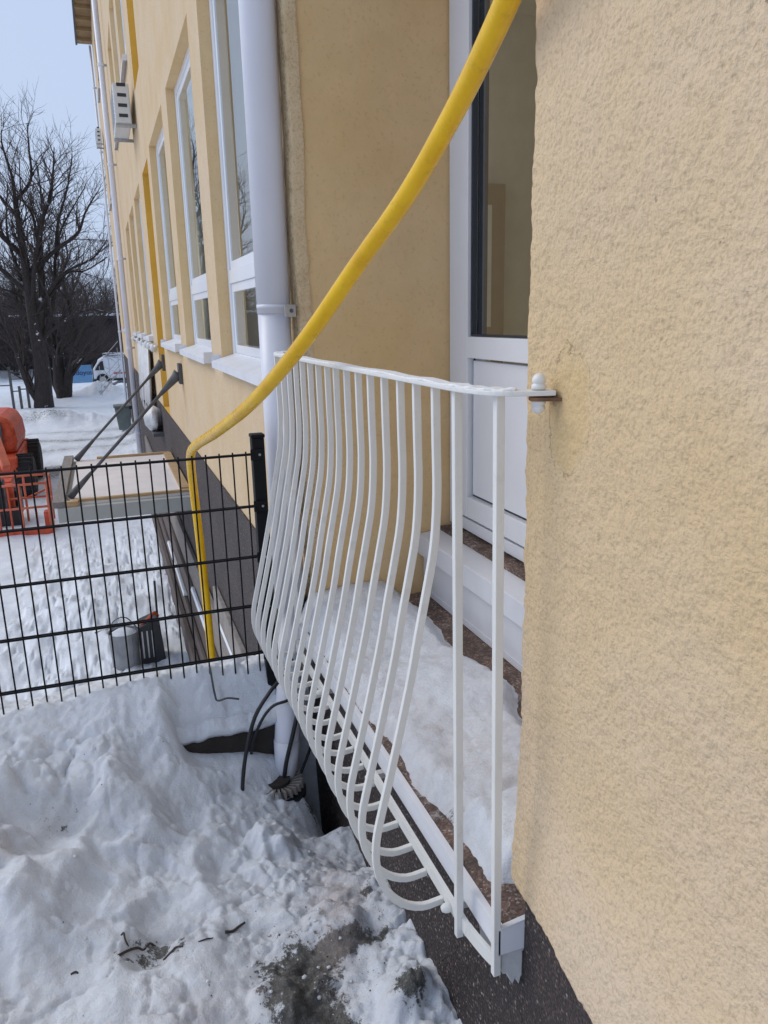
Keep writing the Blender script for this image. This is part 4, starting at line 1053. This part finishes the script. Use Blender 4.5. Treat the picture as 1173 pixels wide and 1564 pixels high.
# the big tree: limbs laid out one by one, twigs grown along them
big = thing('bare_tree', 'big bare snow flecked tree with a slim side trunk before the climbing bars', 'tree', (-2.6, 36, -3.55))
limbs = [  # (points x z, radius at start, radius at end, depth offset at the tip)
    ([(-2.60, -3.7), (-2.55, -2.9), (-2.47, -1.74), (-2.52, -.48), (-2.58, .58), (-2.60, 1.95), (-2.63, 3.53), (-2.68, 4.76)], .44, .09, 0),
    ([(-2.68, 4.70), (-2.67, 5.59), (-2.88, 6.77), (-2.86, 7.40)], .08, .018, .3), ([(-2.68, 4.70), (-2.00, 5.53), (-1.91, 6.59), (-1.86, 7.50)], .085, .018, -.4),
    ([(-2.62, 2.55), (-3.07, 3.06), (-3.39, 3.44), (-3.80, 4.20)], .10, .03, -.8), ([(-2.64, 4.10), (-3.08, 4.67), (-3.47, 5.56), (-3.56, 6.52)], .08, .02, .6),
    ([(-2.50, -.80), (-2.12, 1.15), (-1.95, 3.53), (-1.40, 4.94), (-1.17, 5.87), (-1.01, 6.93)], .19, .018, .9), ([(-2.02, 3.0), (-2.09, 4.23), (-2.39, 4.84), (-2.29, 6.20)], .07, .018, -.5),
    ([(-2.56, 1.80), (-1.42, 2.83), (-.48, 3.47), (-.08, 4.27), (.45, 5.0)], .12, .02, -1.0), ([(-1.38, 2.83), (-1.17, 3.94), (-.66, 5.35), (-.36, 6.60)], .08, .018, .6),
    ([(-2.48, -1.0), (-2.00, -.08), (-1.57, 1.54), (-1.47, 2.51), (-1.07, 3.78), (.0, 5.4)], .15, .02, .7), ([(-2.46, -.74), (-1.34, .07), (-.34, .46), (.46, .32)], .09, .025, -1.2),
    ([(-1.82, 1.0), (-1.13, 1.95), (-.32, 2.11), (.60, 2.67)], .07, .02, 1.0), ([(-2.50, .25), (-1.29, 1.87), (-.03, 2.51), (.65, 3.24)], .09, .02, -.6),
    ([(-2.70, -3.40), (-2.80, -3.2), (-3.08, -2.56), (-3.28, -1.62), (-3.41, -.79), (-3.68, .04), (-3.91, 1.17)], .17, .05, -.3), ([(-2.88, -2.9), (-2.98, -2.4), (-3.19, -1.54), (-3.25, -.3)], .09, .05, .5),
    ([(-2.58, 1.2), (-3.6, 2.2), (-4.5, 3.3), (-5.0, 4.6)], .13, .02, .6), ([(-2.60, 2.6), (-3.9, 4.2), (-4.6, 5.6)], .10, .02, -.6), ([(-3.4, -.6), (-4.4, .6), (-5.3, 1.6)], .08, .02, .4), ([(-2.55, .4), (-2.9, 2.0), (-3.2, 3.6), (-3.0, 5.6)], .12, .02, 1.6), ([(-2.55, .6), (-2.2, 2.4), (-1.7, 4.0), (-1.6, 5.8)], .11, .02, -1.7)]
ta, tb = MB(), MB(); rnd = random.Random(3)
for li, (pts, r0, r1, dy) in enumerate(limbs):
    n = len(pts)
    P = [Vector((x, 36 + dy * (i / (n - 1)) ** 1.3 + (0 if i == 0 else rnd.gauss(0, .06)), z)) for i, (x, z) in enumerate(pts)]
    C = catmull(P, 5); R_ = [r0 + (r1 - r0) * (i / (len(C) - 1)) ** .8 for i in range(len(C))]
    ta.tube(C, R_, 10 if r0 > .15 else 6, cap=False)
    Lt = sum((C[i + 1] - C[i]).length for i in range(len(C) - 1))
    t0 = .55 if li == 0 else .22
    for k in range(int(Lt * 4.2)):
        t = rnd.uniform(t0, 1.0); i = min(int(t * (len(C) - 1)), len(C) - 2)
        p = C[i].lerp(C[i + 1], rnd.random()); d = (C[i + 1] - C[i]).normalized()
        ax = Vector((rnd.gauss(0, 1), rnd.gauss(0, 1), rnd.gauss(0, .4))); ax = (ax - d * ax.dot(d)).normalized(); an = rnd.uniform(.4, 1.1)
        nd = (d * math.cos(an) + ax * math.sin(an) + Vector((0, 0, .35))).normalized()
        grow(ta, tb, p, nd, min(R_[i] * .45, .034) * rnd.uniform(.6, 1.0) + .004, rnd.uniform(.5, 1.05), 3, rnd, .85, .05, 5)
ta.build('trunk', M['bark'], big, smooth=True, fix=False)
tb.build('crown', M['twig'], big, smooth=False, fix=False)
make_tree('bare_tree', 'bare tree splitting low into several stems next to the blue banner', (-1.95, 40, -3.55),
          [((0, 0, 0), (-.06, 0, 1), .34, 2.8), ((.12, .0, .1), (.28, 0, 1), .24, 2.6), ((-.15, .2, .2), (-.3, .3, 1), .2, 2.4)], 9)
bt = make_tree('background_tree', 'dense bare tree in the dark row behind the shed', (-6, 66, -3.2), [((0, 0, 0), (0, 0, 1), .30, 2.6), ((.2, 0, 0), (.4, .2, 1), .2, 2.2)], 21, 6, 'bare trees behind the shed', 1.0)
for k in range(9):
    copy_thing(bt, (-11.5 + k * 1.75 + random.uniform(-.5, .5), 63 + random.uniform(-2, 12), -3.2), random.uniform(0, 6.28), random.uniform(.72, 1.0))
bu = make_tree('bare_bush', 'low dense bare shrub growing in front of the dark shed', (-4, 54, -3.1), [((0, 0, 0), (.3, 0, 1), .06, 1.1), ((.1, 0, 0), (-.4, .1, 1), .05, 1.0), ((-.1, .1, 0), (0, -.3, 1), .05, 1.1), ((.3, .1, 0), (.5, .3, 1), .05, 1.0)], 33, 5, 'shrubs before the shed', 1.1)
for k in range(7):
    copy_thing(bu, (-9 + k * 1.35 + random.uniform(-.3, .3), 53 + random.uniform(-1, 3), -3.1), random.uniform(0, 6.28), random.uniform(.8, 1.5))

# ================================================================== FAR YARD
shd = thing('dark_shed', 'long dark shed with a snowy roof edge behind the trees', 'shed', (-6, 60, -3.1))
MB().box(-30, 6, 58, 64, -3.4, 0.15).build('wall', M['shed'], shd)
MB().box(-30.4, 6.4, 57.6, 64.4, 0.155, 0.36).build('roof', M['shed'], shd)
MB().box(-30.4, 6.4, 57.6, 64.4, 0.362, 0.52).build('roof_snow', M['snow'], shd, bevel=0.05)
for k in range(7): MB().box(-14 + k * 2.6, -13.1 + k * 2.6, 57.96, 57.995, -1.4, -.5).build('window', M['glass_dark'], shd)

vn = thing('snowy_van', 'white van with a red side stripe parked by the stair', 'van', (.6, 47, -3.3))
vp = [(-.72, -3.1), (-.74, -2.72), (-.62, -2.55), (-.30, -2.08), (0.0, -1.90), (.8, -1.83), (3.6, -1.83), (3.75, -2.0), (3.75, -3.1)]
MB().prism(vp, 46, 47.8, 'y').build('body', M['van'], vn, bevel=0.08, seg=3)
MB().prism([(-.52, -2.60), (-.26, -2.17), (-.06, -2.10), (-.02, -2.60)], 45.97, 45.995, 'y').build('side_window', M['glass_dark'], vn)
MB().prism([(-.655, -2.62), (-.33, -2.13), (-.345, -2.12), (-.67, -2.60)], 46.15, 47.65, 'y').build('windscreen', M['glass_dark'], vn)
MB().box(.45, 3.7, 45.975, 45.997, -2.83, -2.75).build('stripe', M['red'], vn)
MB().box(-.70, 3.7, 45.98, 46.3, -3.2, -3.08).build('sill_skirt', M['crate'], vn)
for x in (-.15, 2.9):
    w_ = MB().lathe((x, 46.1, -3.12), [(0.0, -.14), (.33, -.14), (.33, .10), (0, .10)], 18, 'y').build('wheel', M['tyre'], vn)
    MB().lathe((x, 45.955, -3.12), [(0.0, -.02), (.18, -.02), (.18, .0), (0, .0)], 14, 'y').build('hubcap', M['steel'], w_)
MB().box(-.05, 3.6, 46.1, 47.7, -1.825, -1.72).build('roof_snow', M['snow'], vn, bevel=0.05)

sg = thing('blue_banner', 'light blue banner with dark lettering fixed on a low mesh fence', 'banner', (-1.1, 42.4, -3.3))
MB().box(-1.62, -.62, 42.3, 42.33, -2.98, -2.10).build('sheet', M['banner'], sg)
for x in (-1.66, -.58): MB().tube([(x, 42.34, -3.6), (x, 42.34, -2.05)], .025, 8).build('post', M['dark_iron'], sg)
fc = bpy.data.curves.new('lettering', 'FONT'); fc.body = 'ɔdoγus'.replace('ɔ', 'c').replace('γ', 'y'); fc.size = 0.34; fc.extrude = 0.004
ft = bpy.data.objects.new('lettering_source', fc); col.objects.link(ft)
dg = bpy.context.evaluated_depsgraph_get(); fme = bpy.data.meshes.new_from_object(ft.evaluated_get(dg)); bpy.data.objects.remove(ft)
fme.transform(Matrix.Translation((-1.55, 42.29, -2.58)) @ Matrix.Rotation(math.pi / 2, 4, 'X')); fme.materials.clear()
link('lettering', fme, M['navy'], sg)

# white stair with rails at the far corner
sr = thing('metal_stair', 'pale metal stair rail climbing towards the far building corner', 'stair', (.2, 38, -3.4))
for y in (34.2,):
    for dz in (0, .25, .95): MB().tube([(-.30, y, -2.40 + dz - .3), (.62, y, -1.45 + dz - .3)], .013, 6).build('rail', M['steel'], sr)
    for k in range(3):
        x = -.2 + k * .38; zz = -2.55 + (x + .55) * .94 - .3
        MB().tube([(x, y, zz - .45), (x, y, zz + .75)], .010, 6).build('rail_post', M['steel'], sr)
for k in range(1, 6):
    x = -.52 + k * .2
    MB().box(x, x + .16, 34.2, 35.1, -3.02 + k * .19 - .02, -3.02 + k * .19).build('tread', M['steel'], sr)
MB().sweep([(-.28, 34.25, -2.93), (.62, 34.25, -1.95)], .05, .03, (0, 0, 1)).build('stringer', M['steel'], sr)

# climbing bars in the playground
pl = thing('climbing_bars', 'dark pull up bars of uneven height standing in the playground snow', 'climbing frame', (-3.6, 36, -3.5))
for (x, zt) in ((-3.75, -1.75), (-3.15, -1.75), (-3.45, -2.55), (-4.4, -1.75), (-2.9, -2.55)):
    MB().box(x - .05, x + .05, 35.95, 36.05, -3.65, zt).build('post', M['dark_iron'], pl)
for (x0, x1, z) in ((-3.75, -3.15, -1.98), (-3.75, -3.15, -2.25), (-4.4, -3.75, -1.9), (-3.45, -3.15, -2.68), (-3.15, -2.9, -2.75), (-3.75, -3.45, -2.75), (-4.4, -3.75, -2.5)):
    MB().tube([(x0, 36, z), (x1, 36, z)], .025, 8).build('bar', M['dark_iron'], pl)

# ================================================================== LITTER ON THE NEAR SNOW
def twig(label, pts, r):
    P = [(x, y, gz(x, y) + r * .6 + dz) for (x, y, dz) in pts]
    tag(MB().tube(catmull(P, 4), [r * (1 - .4 * i / (len(P) * 4)) for i in range((len(P) - 1) * 4 + 1)], 7).build('twig', M['twig'], None, smooth=True), label, 'twig')
twig('dark stick lying alone on open snow', [(.168, 2.02, 0), (.19, 2.028, .003), (.212, 2.045, .002), (.232, 2.058, -.002)], .0048)
twig('crooked black twig frozen in a snow crack', [(-.135, 1.985, -.004), (-.11, 2.01, .001), (-.085, 2.028, .002), (-.068, 2.03, -.003), (-.05, 2.05, 0), (-.035, 2.054, -.004)], .0042)
twig('short black twig beside the crooked one', [(-.015, 1.992, -.004), (.01, 1.985, .001), (.022, 1.988, 0), (.042, 1.982, -.003)], .004)
twig('thin twig with a bent tip near the dirty slush', [(.085, 1.985, -.002), (.11, 1.985, .001), (.128, 1.995, 0), (.134, 2.012, -.003)], .0024)
twig('tiny dark twig fragment beside pinkish snow', [(-.262, 1.972, -.002), (-.25, 1.975, .001), (-.243, 1.971, -.002)], .0032)
twig('bent black twig sticking up from the snow crack', [(-.125, 2.06, -.004), (-.118, 2.055, .004), (-.115, 2.035, .001), (-.108, 2.025, -.004)], .0032)
# crumbs of snow and grit lying about on the trodden snow
crm = MB(); grit = MB()
rr = random.Random(77)
def crumb(B, x, y, r, sink):
    z = gz(x, y) + r * (0.45 - sink); n0 = len(B.v)
    t = (1 + 5 ** .5) / 2
    q = Matrix.Rotation(rr.uniform(0, 6.28), 3, Vector((rr.gauss(0, 1), rr.gauss(0, 1), rr.gauss(0, 1))).normalized())
    for p in ((-1, t, 0), (1, t, 0), (-1, -t, 0), (1, -t, 0), (0, -1, t), (0, 1, t), (0, -1, -t), (0, 1, -t), (t, 0, -1), (t, 0, 1), (-t, 0, -1), (-t, 0, 1)):
        v = q @ Vector(p); v *= r / 1.9 * rr.uniform(.65, 1.2); B.v.append((x + v.x, y + v.y, z + v.z * .75))
    for f in ((0, 11, 5), (0, 5, 1), (0, 1, 7), (0, 7, 10), (0, 10, 11), (1, 5, 9), (5, 11, 4), (11, 10, 2), (10, 7, 6), (7, 1, 8), (3, 9, 4), (3, 4, 2), (3, 2, 6), (3, 6, 8), (3, 8, 9), (4, 9, 5), (2, 4, 11), (6, 2, 10), (8, 6, 7), (9, 8, 1)):
        B.f.append(tuple(n0 + i for i in f))
for k in range(170):
    x = rr.uniform(-1.0, .66); y = rr.uniform(1.45, 2.85)
    if rr.random() < .5: x, y = rr.gauss(.45, .16), rr.gauss(2.0, .3)
    if x > .67 or y > 2.8: continue
    crumb(crm, x, y, abs(rr.gauss(0, .0035)) + .002, rr.uniform(.45, .8))
for k in range(150):
    if rr.random() < .75: x, y = rr.gauss(.40, .10), rr.gauss(1.78, .14)
    else: x, y = rr.uniform(-.6, .66), rr.uniform(1.5, 2.8)
    if x > .67 or y > 2.8: continue
    crumb(grit, x, y, abs(rr.gauss(0, .0010)) + .0008, rr.uniform(.1, .5))
o = crm.build('snow_crumbs', M['snow'], None, smooth=True, fix=False); tag(o, 'loose crumbs of snow scattered over the trodden ground', 'snow', kind='stuff')
o = grit.build('grit', M['concrete'], None, smooth=False, fix=False); tag(o, 'dark grit scattered in the dirty slush by the plinth', 'grit', kind='stuff')
